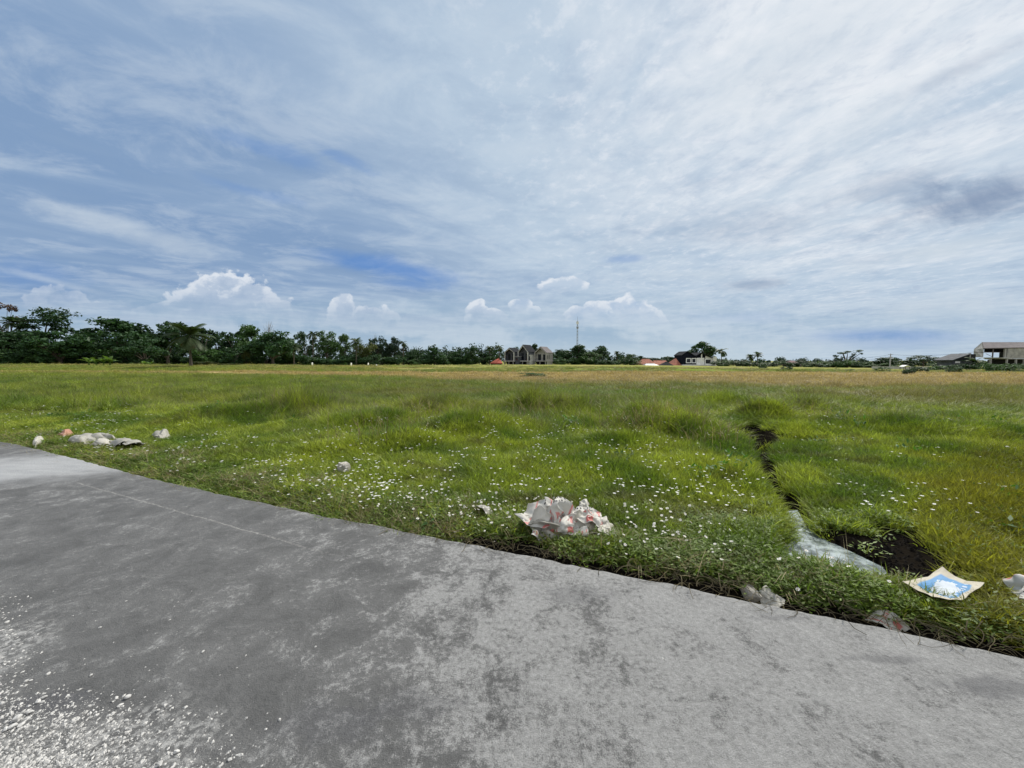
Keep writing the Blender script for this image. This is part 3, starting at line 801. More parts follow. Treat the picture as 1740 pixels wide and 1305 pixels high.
def sheet(name, ctrl, mat, crumple=.02, seed=0, res=42, lines=13, parent=None, thick=.003):
    """a creased sheet through a grid of control points (rows of (x,y,z))"""
    r = np.random.default_rng(seed); C_ = np.array(ctrl, float); nr, nc, _ = C_.shape
    us = np.linspace(0, 1, res); U_, V_ = np.meshgrid(us, us)
    def interp(t_, n):
        a = t_*(n-1); i = np.minimum(a.astype(int), n-2); f = a-i; f = f*.55+.45*(f*f*(3-2*f)); return i, f
    i, fi = interp(V_, nr); j, fj = interp(U_, nc)
    P = (C_[i, j]*((1-fi)*(1-fj))[..., None]+C_[i+1, j]*(fi*(1-fj))[..., None]+C_[i, j+1]*((1-fi)*fj)[..., None]+C_[i+1, j+1]*(fi*fj)[..., None])
    du = np.gradient(P, axis=1); dv = np.gradient(P, axis=0); N = np.cross(du, dv); N /= np.linalg.norm(N, axis=-1, keepdims=True)+1e-9
    hgt = np.zeros_like(U_)
    for _ in range(lines):
        a = r.uniform(0, np.pi); cx, cy = r.random(2); d = (U_-cx)*math.cos(a)+(V_-cy)*math.sin(a)
        hgt += r.choice([-1, 1])*np.abs(d)*r.uniform(.5, 1.2)
    for _ in range(lines):
        a = r.uniform(0, np.pi); cx, cy = r.random(2); d = (U_-cx)*math.cos(a)+(V_-cy)*math.sin(a); e = -(U_-cx)*math.sin(a)+(V_-cy)*math.cos(a)
        hgt += r.choice([-1, 1])*np.maximum(0, .22-np.abs(d)-.5*np.abs(e))*r.uniform(1, 2.4)
    hgt -= hgt.mean(); P = P+N*(hgt*crumple)[..., None]
    P[..., 0] += (vnoise(U_*4, V_*4, 1, 2, seed % 7)-.5)*crumple*1.2; P[..., 1] += (vnoise(U_*4+9, V_*4, 1, 2, seed % 5)-.5)*crumple*1.2
    idx = np.arange(res*res).reshape(res, res)
    f = np.stack([idx[:-1,:-1], idx[:-1,1:], idx[1:,1:], idx[1:,:-1]], -1).reshape(-1, 4)
    o = mk(name, P.reshape(-1, 3), f, mat, parent, True)
    q = 0 if mat == 'paper_blue_print' else 1; uv = o.data.uv_layers.new(name='UVMap'); uvs = np.stack([U_*(1-.3*q)+q*r.uniform(-.1,.4), V_*(1-.3*q)+q*r.uniform(-.1,.4)], -1).reshape(-1, 2)[f.reshape(-1)]; uv.data.foreach_set('uv', uvs.reshape(-1).astype(np.float32))
    md = o.modifiers.new('thickness', 'SOLIDIFY'); md.thickness = thick; md.offset = 0
    md2 = o.modifiers.new('smooth', 'SUBSURF'); md2.levels = 1; md2.render_levels = 1
    o.data.polygons.foreach_set('use_smooth', np.ones(len(f), bool))
    return o
def pt(px, py, z=0.0, back=0.0):              # a point on the upright plane of the pile, back metres behind
    Y = PILE_Y+back; d = ray(px, py); t_ = Y/d.y
    return (d.x*t_, Y, max(CAMZ+d.z*t_, -.01))
PILE_Y = gp(960, 918).y+.02
def sk(name, rows, mat, cr, seed, label, **k):
    o = sheet(name, [[pt(a, b, 0, c) for (a, b, c) in row] for row in rows], mat, cr, seed, **k)
    tagged(o, label, 'sack', 'sacks dumped in a heap at the road edge'); return o
# the heap, sack by sack: rows run from the rear hem to the front hem, (pixel x, pixel y, metres behind the front)
sk('cement_sack', [[(900,850,.30),(918,849,.32),(926,852,.33),(932,862,.30)],[(895,862,.22),(912,866,.20),(926,872,.20),(938,884,.2)],[(886,872,.14),(905,884,.10),(925,890,.1),(938,898,.1)],[(874,874,.16),(893,893,.06),(915,902,.04),(930,905,.04)]],
   'sack_white_red', .05, 11, 'white cement sack with red print standing tent-like at the left end of the heap')
sk('cement_sack', [[(922,851,.34),(936,856,.34),(950,862,.32),(958,868,.30)],[(926,866,.26),(938,868,.24),(950,872,.2),(960,880,.2)],[(932,882,.16),(940,884,.14),(948,890,.12),(956,896,.1)],[(934,893,.10),(944,900,.06),(950,905,.06),(960,908,.06)]],
   'sack_white_red', .07, 12, 'creased white sack with small black print left of the middle of the heap')
sk('cement_sack', [[(948,872,.28),(962,866,.30),(980,862,.30),(986,868,.30)],[(944,884,.18),(962,872,.16),(978,872,.16),(990,884,.18)],[(944,900,.1),(962,892,.06),(978,890,.04),(984,896,.10)],[(946,906,.06),(960,904,.02),(976,903,.0),(984,906,.06)]],
   'sack_white_red', .06, 13, 'rounded white sack with red marks bulging in the middle of the heap')
sk('cement_sack', [[(980,858,.42),(986,848,.44),(994,848,.44),(1000,856,.42)],[(978,866,.34),(986,858,.34),(994,860,.34),(1000,866,.34)],[(976,874,.28),(986,872,.28),(994,872,.28),(1002,874,.28)],[(974,880,.22),(986,880,.22),(994,880,.22),(1004,880,.22)]],
   'sack_plain', .04, 14, 'greyish sack corner poking up at the back of the heap')
sk('cement_sack', [[(986,876,.26),(998,858,.30),(1008,862,.30),(1022,874,.28)],[(984,882,.20),(1000,864,.22),(1012,870,.22),(1024,878,.24)],[(982,886,.16),(1000,878,.16),(1012,880,.16),(1024,884,.18)],[(984,892,.10),(1000,890,.10),(1012,892,.10),(1022,896,.10)]],
   'sack_white_red', .05, 15, 'sack with a bright red stripe peaked right of the middle of the heap')
sk('cement_sack', [[(1020,880,.24),(1028,874,.26),(1038,878,.26),(1042,886,.24)],[(1018,892,.16),(1030,882,.18),(1040,892,.18),(1050,900,.16)],[(1020,904,.10),(1030,900,.10),(1042,904,.10),(1056,912,.1)],[(1022,914,.04),(1034,918,.02),(1046,916,.04),(1066,916,.06)]],
   'sack_plain', .055, 16, 'plain off-white sack slumped at the right end of the heap')
sk('cement_sack', [[(980,884,.20),(992,883,.2),(1006,886,.2),(1020,890,.18)],[(978,894,.14),(992,886,.12),(1006,892,.12),(1018,902,.12)],[(982,904,.06),(994,900,.04),(1008,904,.04),(1018,908,.06)],[(980,910,.02),(994,908,.0),(1006,910,.0),(1016,914,.02)]],
   'sack_plain', .06, 17, 'limp pale sack draped over the lower front of the heap')
sk('cement_sack', [[(905,880,.14),(914,879,.16),(924,884,.14),(930,890,.14)],[(904,890,.08),(914,886,.10),(924,894,.08),(932,900,.08)],[(903,902,.04),(912,900,.04),(922,908,.02),(932,908,.04)],[(902,912,.0),(912,914,-.02),(922,916,-.02),(930,914,.0)]],
   'sack_white_red', .06, 18, 'torn sack with a red inner face folded low at the left front of the heap')
sk('cement_sack', [[(958,908,.06),(972,906,.06),(986,908,.06),(998,906,.06)],[(958,914,.0),(972,910,.0),(986,912,.0),(1002,910,.0)],[(960,918,-.03),(974,916,-.04),(990,918,-.04),(1010,916,-.02)],[(964,921,-.06),(978,922,-.08),(994,924,-.08),(1022,924,-.06)]],
   'sack_white_red', .05, 19, 'flattened sack with red patches lying at the very front of the heap')

def gsheet(name, corners, mat, zs, cr, seed, label, cat='sack', n=4, lump=0, **k):
    c = [gp(*p) for p in corners]; rows = []; rr = np.random.default_rng(seed)
    for i in range(n):
        row = []
        for j in range(n):
            a, b = i/(n-1), j/(n-1); p = (c[0]*(1-b)+c[1]*b)*(1-a)+(c[3]*(1-b)+c[2]*b)*a
            row.append((p.x, p.y, h1(p.x, p.y)+zs(a, b)))
        rows.append(row)
    if lump:
        rows = [[(a, b, c_-.02+lump*(rr.random() if 0 < i < n-1 and 0 < j < n-1 else 0.0)) for j, (a, b, c_) in enumerate(row)] for i, row in enumerate(rows)]
    o = sheet(name, rows, mat, cr, seed, **k); tagged(o, label, cat); return o
sk('cement_sack', [[(940,862,.22),(955,858,.24),(972,862,.24),(985,872,.22)],[(938,874,.16),(955,868,.16),(970,872,.16),(984,884,.16)],[(934,890,.10),(950,884,.10),(968,892,.08),(980,900,.08)],[(930,902,.05),(946,906,.04),(966,908,.03),(984,910,.03)]],
   'sack_white_red', .09, 20, 'heavily creased white sack tucked between the tent-like sack and the bulging one')
sk('cement_sack', [[(900,896,.10),(925,890,.12),(960,892,.12),(1000,890,.12)],[(900,904,.06),(925,898,.08),(960,900,.08),(1010,900,.08)],[(905,912,.02),(930,906,.02),(965,910,.02),(1020,908,.04)],[(915,918,-.03),(935,919,-.04),(968,921,-.04),(1030,918,-.02)]],
   'sack_old', .08, 34, 'dirty grey-white sack spread flat beneath the whole heap')
gsheet('paper_sack', [(1532,1010),(1596,980),(1672,1014),(1612,1044)], 'paper_blue_print', lambda a, b: .05+.05*abs(a-.5)*2*abs(b-.5)*2, .022, 21, 'flat tan paper sack with a blue and white print lying on black mud', lines=5)
gsheet('rolled_sack', [(1704,1010),(1712,995),(1790,1030),(1780,1052)], 'sack_white_red', lambda a, b: .07*math.sin(math.pi*min(1,a*1.0))+.02, .03, 22, 'rolled white sack with red print at the right edge of the picture')
gsheet('rolled_sack', [(1478,1036),(1490,1028),(1545,1047),(1530,1056)], 'sack_white_red', lambda a, b: .045*math.sin(math.pi*a)+.02, .02, 23, 'narrow white and red sack scrap half buried in weeds at the slab edge')
gsheet('plastic_scrap', [(1283,998),(1300,994),(1334,1012),(1320,1024)], 'sack_plain', lambda a, b: .075, .02, 24, 'torn white plastic scrap hanging over the dark road edge', 'litter')
gsheet('plastic_scrap', [(806,876),(826,870),(842,878),(826,886)], 'sack_old', lambda a, b: .05+.04*math.sin(math.pi*a), .02, 25, 'small grey-green plastic scrap in the grass left of the sack heap', 'litter')
gsheet('fallen_sack', [(50,756),(66,744),(80,745),(62,760)], 'sack_plain', lambda a, b: .07*math.sin(math.pi*b)+.02, .03, 26, 'short bent white sack nearest the far left end of the slab', n=5, lump=.08)
gsheet('fallen_sack', [(90,745),(105,738),(134,740),(120,747)], 'sack_orange', lambda a, b: .05*math.sin(math.pi*b)*math.sin(math.pi*a)+.03, .03, 27, 'faded orange sack behind the old sacks on the left verge', n=5, lump=.10)
gsheet('fallen_sack', [(122,755),(140,747),(212,748),(188,757)], 'sack_old', lambda a, b: .03, .07, 28, 'long weathered sack in the middle of the old sacks on the left', n=10, lump=.09, lines=22)
gsheet('fallen_sack', [(172,763),(188,752),(240,750),(234,765)], 'sack_old', lambda a, b: .03, .07, 29, 'weathered sack at the right end of the old sacks on the left', n=10, lump=.09, lines=22)
gsheet('fallen_sack', [(128,763),(145,757),(182,759),(168,767)], 'sack_plain', lambda a, b: .03, .06, 30, 'pale flattened sack nearest the slab among the old sacks', n=9, lump=.07, lines=20)
gsheet('fallen_sack', [(254,748),(266,740),(292,742),(280,750)], 'sack_old', lambda a, b: .12*math.sin(math.pi*b)*math.sin(math.pi*a)+.03, .04, 31, 'grey humped sack standing alone right of the old sacks', n=6, lump=.08, lines=12)
gsheet('plastic_scrap', [(466,858),(478,850),(492,856),(474,866)], 'sack_plain', lambda a, b: .03, .02, 32, 'crumpled white and black wrapper on the grass lip beside the dark road', 'litter', n=3)
gsheet('plastic_scrap', [(160,812),(170,809),(182,812),(172,815)], 'sack_plain', lambda a, b: .105-max(-.1,0), .006, 33, 'flat white paper scrap lying on the road near its left end', 'litter', n=3)

# rocks
simple('rock_grey', (.34,.32,.28), .9, .25, 14, bump=.6)
simple('gravel_white', (.50,.49,.47), .85, .15, 40, bump=.3)
def rock(name, loc, sx, sy, sz, seed, mat='rock_grey', label=None, cat='rock', group=None):
    import bmesh
    bm = bmesh.new(); bmesh.ops.create_icosphere(bm, subdivisions=3, radius=1); r = np.random.default_rng(seed)
    pl = r.normal(0, 1, (12, 3)); pl /= np.linalg.norm(pl, axis=1)[:, None]; dd = r.uniform(.62, .92, 12)
    for v in bm.verts:
        p = np.array(v.co)
        for a, b in zip(pl, dd):
            k_ = p@a-b
            if k_ > 0: p = p-a*k_*.9
        p = p*(1+.05*(vnoise(p[0]*3, p[1]*3+p[2]*2, 1, 2, seed % 9)-.5)); v.co = (p[0]*sx, p[1]*sy, p[2]*sz)
    me = bpy.data.meshes.new(name); bm.to_mesh(me); bm.free(); me.materials.append(MATS[mat])
    o = link(name, me); o.location = loc; o.rotation_euler = (0, 0, r.uniform(0, 6)); tagged(o, label, cat, group); return o
g = gp(1277, 994); rock('rock', (g.x, g.y, h1(g.x, g.y)+.045), .085, .06, .055, 3, label='grey rock at the slab edge next to the white scrap')
g = gp(584, 806); rock('rock', (g.x, g.y, h1(g.x, g.y)+.08), .11, .09, .12, 4, label='pale pointed rock in the grass behind the slab, alone')
# stones on the slab
ST = [(757,0,0)]
pr = [(217,1186,.016),(198,1187,.010),(204,1200,.012),(82,1146,.011),(45,1158,.010),(155,1148,.009),(75,1186,.012),(65,1193,.013),(268,1208,.009),(276,1210,.008),(475,1224,.009),(50,1212,.014),(30,1222,.020),(36,1233,.014),(272,1299,.014),(300,1279,.012),
      (52,1157,.008),(345,1108,.010),(22,1236,.016),(10,1240,.013),(390,1292,.010),(170,1067,.009),(12,1058,.012),(215,1225,.010),(242,1248,.009)]
for i, (a, b, rr) in enumerate(pr):
    g = gp(a, b); rock('stone', (g.x, g.y, rr*.35), rr, rr*.7, rr*.55, 40+i, 'gravel_white', 'loose white stone lying on the concrete road', 'stone', 'loose white stones on the road')
def gravel():
    r = np.random.default_rng(8); Q = []
    base = np.array([[1,0,0],[0,1,0],[-1,0,0],[0,-1,0],[0,0,1]], float)
    N = 6800; cnt = 0
    while cnt < N:
        px = r.uniform(-60, 620)*r.random()**.5 if r.random() < .8 else r.uniform(0, 1740); py = r.uniform(1000, 1330)
        w = math.exp(-((px-60)/210)**2)*ss(1150, 1250, py)+.35*math.exp(-((px+20)/60)**2)+.012+.25*math.exp(-((px-350)/90)**2)*ss(1230, 1300, py)
        if r.random() > w: continue
        g = gp(px, py); sz = (.0013+.010*r.random()**4.5)*(1 if w > .1 else .7); rz = r.uniform(0, 6.28); c, s_ = math.cos(rz), math.sin(rz)
        P = base*np.array([sz*r.uniform(.7,1.3), sz*r.uniform(.5,.9), sz*.6])+np.array([0,0,0]); P[:, :2] += r.normal(0, sz*.15, (5, 2))
        P = np.stack([P[:,0]*c-P[:,1]*s_+g.x, P[:,0]*s_+P[:,1]*c+g.y, P[:,2]+.0005], -1)
        for a, b in ((0,1),(1,2),(2,3),(3,0)): Q.append([P[a], P[b], P[4]])
        cnt += 1
    tagged(link('gravel', quads_mesh('gravel', np.array(Q), 'gravel_white')), 'fine white gravel and grit spilled over the lower left of the road', 'gravel', kind='stuff')
gravel()
# clods and bent stalks on the black mud
simple('black_soil', (.013,.011,.009), .9, .4, 30, bump=.8, spec=.05)
def clods():
    r = np.random.default_rng(11); Q = []
    base = np.array([[1,0,-.2],[.3,.9,-.2],[-.8,.6,-.2],[-.9,-.5,-.2],[.2,-1,-.2],[.1,.1,.8]], float); cnt = 0
    while cnt < 1900:
        if r.random() < .45: px, py = r.uniform(1420, 1700), r.uniform(890, 1015)
        else: px = r.uniform(780, 1740); py = np.interp(px, [820,1240,1740], [928,1010,1112])-r.uniform(-2, 34)
        g = gp(px, py)
        if off_road(g.x, g.y) < .01 or mudness(np.array([g.x]), np.array([g.y]))[0] < .45 or sdf(POND, np.array([g.x]), np.array([g.y]))[0] < .02: continue
        sz = r.uniform(.006, .028); rz = r.uniform(0, 6.28); c, s_ = math.cos(rz), math.sin(rz)
        P = base*sz*r.uniform(.6, 1.2, (6, 3)); z = h1(g.x, g.y)
        P = np.stack([P[:,0]*c-P[:,1]*s_+g.x, P[:,0]*s_+P[:,1]*c+g.y, P[:,2]+z+.003], -1)
        for a in range(5): Q.append([P[a], P[(a+1) % 5], P[5]])
        cnt += 1
    tagged(link('soil_clods', quads_mesh('soil_clods', np.array(Q), 'black_soil')), 'black crumbly soil on the mud patch and along the slab edge', 'soil', kind='stuff')
clods()

# ------------------------------------------------------------------ trees
def treemat(name, c1, c2, trans=.2):
    def fn(t):
        co = V(t, t.n('ShaderNodeTexCoord').outputs['Object'])
        return t.mix(t.noise(co, 5, 4, .6), c1, c2)
    leafmat(name, fn, trans, jit=.18)
treemat('leaf_dark', (.016,.046,.018), (.050,.105,.036))
treemat('leaf_mid', (.028,.07,.022), (.08,.15,.042))
treemat('leaf_olive', (.05,.07,.018), (.11,.125,.035))
treemat('leaf_light', (.06,.12,.02), (.17,.26,.06), .35)
treemat('leaf_blue', (.016,.040,.022), (.040,.075,.042))
treemat('leaf_reddish', (.05,.035,.03), (.11,.07,.06))
treemat('leaf_palm', (.02,.04,.014), (.06,.09,.03))
treemat('leaf_brown', (.10,.07,.045), (.20,.15,.10))
simple('bark', (.10,.085,.07), .95, .3, 5, bump=.5)
simple('bark_pale', (.30,.28,.25), .95, .2, 5, bump=.3)

def leafcloud(lobes, n, size, seed, flat=.0, jag=.35):
    """leaf clumps through ellipsoid lobes; lobes = (x,y,z,rx,ry,rz)"""
    r = np.random.default_rng(seed); L = np.array(lobes); vol = (L[:,3]*L[:,4]*L[:,5])**.67; pk = vol/vol.sum()
    # each lobe carries sub-clumps so the outline breaks up
    Q = []; S = []
    cl = r.choice(len(L), max(12, n//28), p=pk)
    d = r.normal(0, 1, (len(cl), 3)); d /= np.linalg.norm(d, axis=1)[:, None]; rad = .5+.40*r.random(len(cl))
    cc = L[cl, :3]+d*L[cl, 3:]*rad[:, None]; cr = (L[cl, 3:].mean(1))*r.uniform(.28, .50, len(cl)); cb = r.uniform(.7, 1.3, len(cl))
    k_ = r.integers(0, len(cl), n); e = r.normal(0, 1, (n, 3)); e /= np.linalg.norm(e, axis=1)[:, None]
    p = cc[k_]+e*(cr[k_]*(.5+.6*r.random(n)))[:, None]*np.array([1, 1, .75])
    inner = r.random(n) < .3; q = r.choice(len(L), n, p=pk); e2 = r.normal(0, 1, (n, 3)); e2 /= np.linalg.norm(e2, axis=1)[:, None]
    p[inner] = (L[q, :3]+e2*L[q, 3:]*(r.random(n)**.5)[:, None]*.8)[inner]
    nrm = e*.7+r.normal(0, .6, (n, 3))+np.array([0, 0, .35+flat]); nrm /= np.linalg.norm(nrm, axis=1)[:, None]
    t1 = np.cross(nrm, r.normal(0, 1, (n, 3))); t1 /= np.linalg.norm(t1, axis=1)[:, None]; t2 = np.cross(nrm, t1)
    s = size*r.uniform(.5, 1.3, n)[:, None]
    V5 = np.stack([p-t1*s, p+t2*s*.6, p+t1*s*.35+t2*s*.2, p+t1*s, p-t2*s*.55], 1)
    return V5, (cb[k_]*r.uniform(.8, 1.2, n))
def crown_me(name, lobes, n, size, seed, mat, flat=0): Q, S = leafcloud(lobes, n, size, seed, flat); return quads_mesh(name, Q, mat, S)
def trunk_me(limbs, mat='bark', n=6):
    m = MB()
    for pts, rad in limbs: m.tube(pts, rad, n)
    me = bpy.data.meshes.new('trunk'); me.from_pydata([tuple(v) for v in m.v], [], m.f); me.materials.append(MATS[mat]); return me
def rlobes(seed, k, cx, cz, rx, rz, lr, top=1.0):
    r = random.Random(seed); out = []
    for i in range(k):
        a = r.uniform(0, 6.28); q = r.random()**.5; x = math.cos(a)*rx*q; y = math.sin(a)*rx*q; z = cz+rz*(1-q*q)**.5*r.uniform(-1, 1)
        l = lr*r.uniform(.7, 1.25); z = min(z, top-l*.8); out.append((x, y, z, l, l, l*.8))
    return out
def limbs_to(lobes, fork, r0, k=8):
    L = [([(0,0,-.02),(.005,.0,fork*.5),(0,0,fork)], [r0*1.3, r0, r0*.8])]
    for l in lobes[:k]: L.append(([(0,0,fork*.9),(l[0]*.45,l[1]*.45,fork+(l[2]-fork)*.55),(l[0],l[1],l[2])], [r0*.6, r0*.35, r0*.12]))
    return L
# unit kinds: height 1, width 1 (scaled on placement)
PK = {}
def unitize(L):
    A = np.array(L); sx = max((A[:,0]+A[:,3]).max(), -(A[:,0]-A[:,3]).min()); sz = (A[:,2]+A[:,5]).max()
    A[:,[0,1,3,4]] *= .5/sx; A[:,[2,5]] *= .99/sz
    return [tuple(r) for r in A]
def kind(name, lobes_, n, size, mat, fork=.3, r0=.03, seeds=(1,2), flat=0, bark='bark', k=8, thick=None):
    lobes = lambda s: unitize(lobes_(s))
    PK[name] = [(crown_me('crown', lobes(s), n, size, s*13+5, mat, flat), trunk_me(limbs_to(lobes(s), fork, r0, k), bark)) for s in seeds]
kind('dome', lambda s: rlobes(s, 22, 0, .50, .36, .42, .17), 5200, .030, 'leaf_dark', .2, thick=1, seeds=(1,2,3))
kind('domemid', lambda s: rlobes(s+20, 20, 0, .50, .36, .42, .17), 4800, .030, 'leaf_mid', .2)
kind('loose', lambda s: rlobes(s+40, 17, 0, .56, .36, .40, .13), 3200, .030, 'leaf_dark', .25)
kind('looseblue', lambda s: rlobes(s+60, 18, 0, .54, .38, .42, .135), 3400, .030, 'leaf_blue', .25)
kind('tall', lambda s: rlobes(s+80, 19, 0, .54, .31, .42, .16), 4200, .028, 'leaf_mid', .2)
kind('olive', lambda s: rlobes(s+100, 19, 0, .50, .33, .42, .18), 4200, .028, 'leaf_olive', .2)
kind('low', lambda s: rlobes(s+120, 10, 0, .42, .34, .34, .2, .98)+[(.25,0,.2,.2,.2,.2),(-.25,.1,.2,.2,.2,.2),(0,-.25,.22,.2,.2,.2)], 2800, .036, 'leaf_dark', .12)
kind('lowmid', lambda s: rlobes(s+140, 10, 0, .42, .34, .34, .2, .98)+[(.25,0,.2,.2,.2,.2),(-.25,.1,.2,.2,.2,.2),(0,-.25,.22,.2,.2,.2)], 2600, .036, 'leaf_mid', .12)
kind('lowlight', lambda s: rlobes(s+160, 10, 0, .42, .34, .34, .2, .98)+[(.25,0,.2,.2,.2,.2),(-.25,.1,.2,.2,.2,.2)], 2400, .036, 'leaf_olive', .12)
kind('umbrella', lambda s: [(-.30,0,.78,.17,.2,.08),(.02,.1,.88,.26,.25,.11),(.28,-.05,.74,.2,.2,.13),(-.12,-.1,.66,.15,.15,.05),(.15,.1,.62,.16,.15,.05),(.38,0,.60,.12,.12,.06),(-.38,0,.60,.1,.12,.04)], 2200, .026, 'leaf_dark', .45, .022, (1,), flat=.8, k=7)
kind('layered', lambda s: [(-.36,0,.90,.13,.12,.035),(-.05,.1,.96,.17,.12,.035),(.26,-.05,.90,.16,.14,.035),(-.20,-.1,.76,.18,.15,.035),(.2,.1,.74,.15,.15,.04),(.38,0,.66,.12,.12,.03),(-.36,0,.64,.12,.12,.03)], 1000, .026, 'leaf_reddish', .45, .018, (1,), flat=.9, k=7)
kind('cone', lambda s: [(0,0,.90,.06,.06,.09),(-.03,0,.76,.15,.15,.10),(.05,0,.66,.22,.2,.10),(.08,.05,.52,.30,.26,.12),(-.14,0,.50,.22,.2,.12),(.2,-.05,.38,.26,.24,.12),(-.2,0,.34,.25,.25,.12),(0,0,.2,.38,.34,.16)], 3400, .028, 'leaf_dark', .2, .02, (1,))
kind('vase', lambda s: [(-.36,0,.62,.10,.1,.12),(-.30,0,.46,.08,.1,.12),(-.14,0,.84,.15,.14,.055),(.08,.05,.88,.16,.14,.055),(.34,0,.93,.15,.13,.06),(.44,0,.80,.07,.1,.05),(-.02,.1,.80,.12,.1,.05),(.16,.0,.60,.07,.1,.16),(.22,0,.74,.08,.09,.12),(0,.0,.30,.3,.3,.16),(-.12,0,.55,.05,.08,.14)], 1900, .026, 'leaf_dark', .2, .045, (1,), k=9)
# bare tree
def bare_me():
    r = random.Random(4); L = [([(0,0,0),(0,0,.5)], [.02,.014])]
    for i in range(16):
        a = r.uniform(0, 6.28); e = r.uniform(.25, 1); tip = (math.cos(a)*.42*e, math.sin(a)*.42*e, .55+.45*r.random()); md = (tip[0]*.45, tip[1]*.45, .5+(tip[2]-.5)*.7)
        L.append(([(0,0,.42),md,tip], [.009,.005,.002]))
        for j in range(3): L.append(([md,(md[0]+r.uniform(-.12,.12), md[1]+r.uniform(-.12,.12), min(1, md[2]+r.uniform(.1,.28)))], [.004,.0015]))
    return trunk_me(L, 'bark_pale', 4)
BARE = bare_me()
# palms: real metres for a crown of frond length 1
def palm_crown(seed, n=22, mat='leaf_palm', brown=0, droop=1.0, fine=True):
    r = np.random.default_rng(seed); Q = []; S = []
    for i in range(n):
        az = i*2.399+r.normal(0, .15); el = r.uniform(-.35, 1.25) if i < n-brown else r.uniform(-1.1, -.6); L = r.uniform(.85, 1.05); N = 11; p = np.array([0., 0., 0.]); e = el; prev = p; sh = r.uniform(.7, 1.3)
        for k_ in range(N):
            d = np.array([math.cos(az)*math.cos(e), math.sin(az)*math.cos(e), math.sin(e)]); q = p+d*L/N; e -= droop*(.10+.10*k_/N)*(1 if el > -.5 else .4)
            sd = np.array([-math.sin(az), math.cos(az), 0]); w = .012
            Q.append([p-sd*w, p+sd*w, q+sd*w, q-sd*w]); S.append(sh)
            if k_ > 0:
                ll = .30*math.sin(math.pi*min(1, (k_+1.2)/(N+1)))+.03
                for sg in (-1, 1):
                    for h_ in (0, .5):
                        b = p+(q-p)*h_; tip = b+(sd*sg*.75+d*.75-np.array([0,0,.35]))*ll; ww = d*.034
                        Q.append([b-ww, b+ww, tip+ww*.2, tip-ww*.2]); S.append(sh*r.uniform(.8, 1.2))
            p = q
    return quads_mesh('fronds', np.array(Q), mat, np.array(S))
PALMC = [palm_crown(1, 20, droop=.8), palm_crown(2, 18, droop=.9), palm_crown(3, 15, droop=1.1)]
def base_z(px, D): x = at(px, D); return x, h1(x, D)
def place(kindname, px, top, D, wpx, label, name='tree', cat='tree', group=None, var=0, z=None, rz=None, yoff=0, base=None):
    x, zb = base_z(px, D)
    H = CAMZ+(HZ-top)/F*D-zb; W_ = wpx/F*D
    rz = rz if rz is not None else (0 if kindname in ('umbrella','layered','cone','vase') else random.uniform(0, 6.28))
    rt = empty(name, (x, D, zb-.05), rz, (W_, W_, H)); tagged(rt, label, cat, group)
    c, tr = PK[kindname][var % len(PK[kindname])]
    link('crown', c, rt); link('trunk', tr, rt); return rt
def palm(px, ctop, D, wpx, label, var=0, ybase=None, name='palm_tree', lean=0, brown=False, ccentre=None):
    x, zb = base_z(px, D); r = wpx/2/F*D; topz = CAMZ+(HZ-ctop)/F*D; cz = topz-r*.62 if ccentre is None else CAMZ+(HZ-ccentre)/F*D
    rt = empty(name, (x, D, zb-.05)); tagged(rt, label, 'palm tree')
    m = MB(); Hc = cz-zb; m.tube([(-lean,0,0),(-lean*.6,0,Hc*.35),(-lean*.15,0,Hc*.75),(0,0,Hc)], [.26,.17,.14,.12], 8)
    tr = m.build('trunk', 'bark', rt, True)
    f = link('fronds', PALMC[var % 3], rt); f.location = (0, 0, Hc); f.scale = (r, r, r); f.rotation_euler.z = px
    if brown:
        b = palm_crown(9, 6, 'leaf_brown', 6); g_ = link('dead_fronds', b, rt); g_.location = (0, 0, Hc-.1); g_.scale = (r*.6, r*.6, r*.55)
    return rt
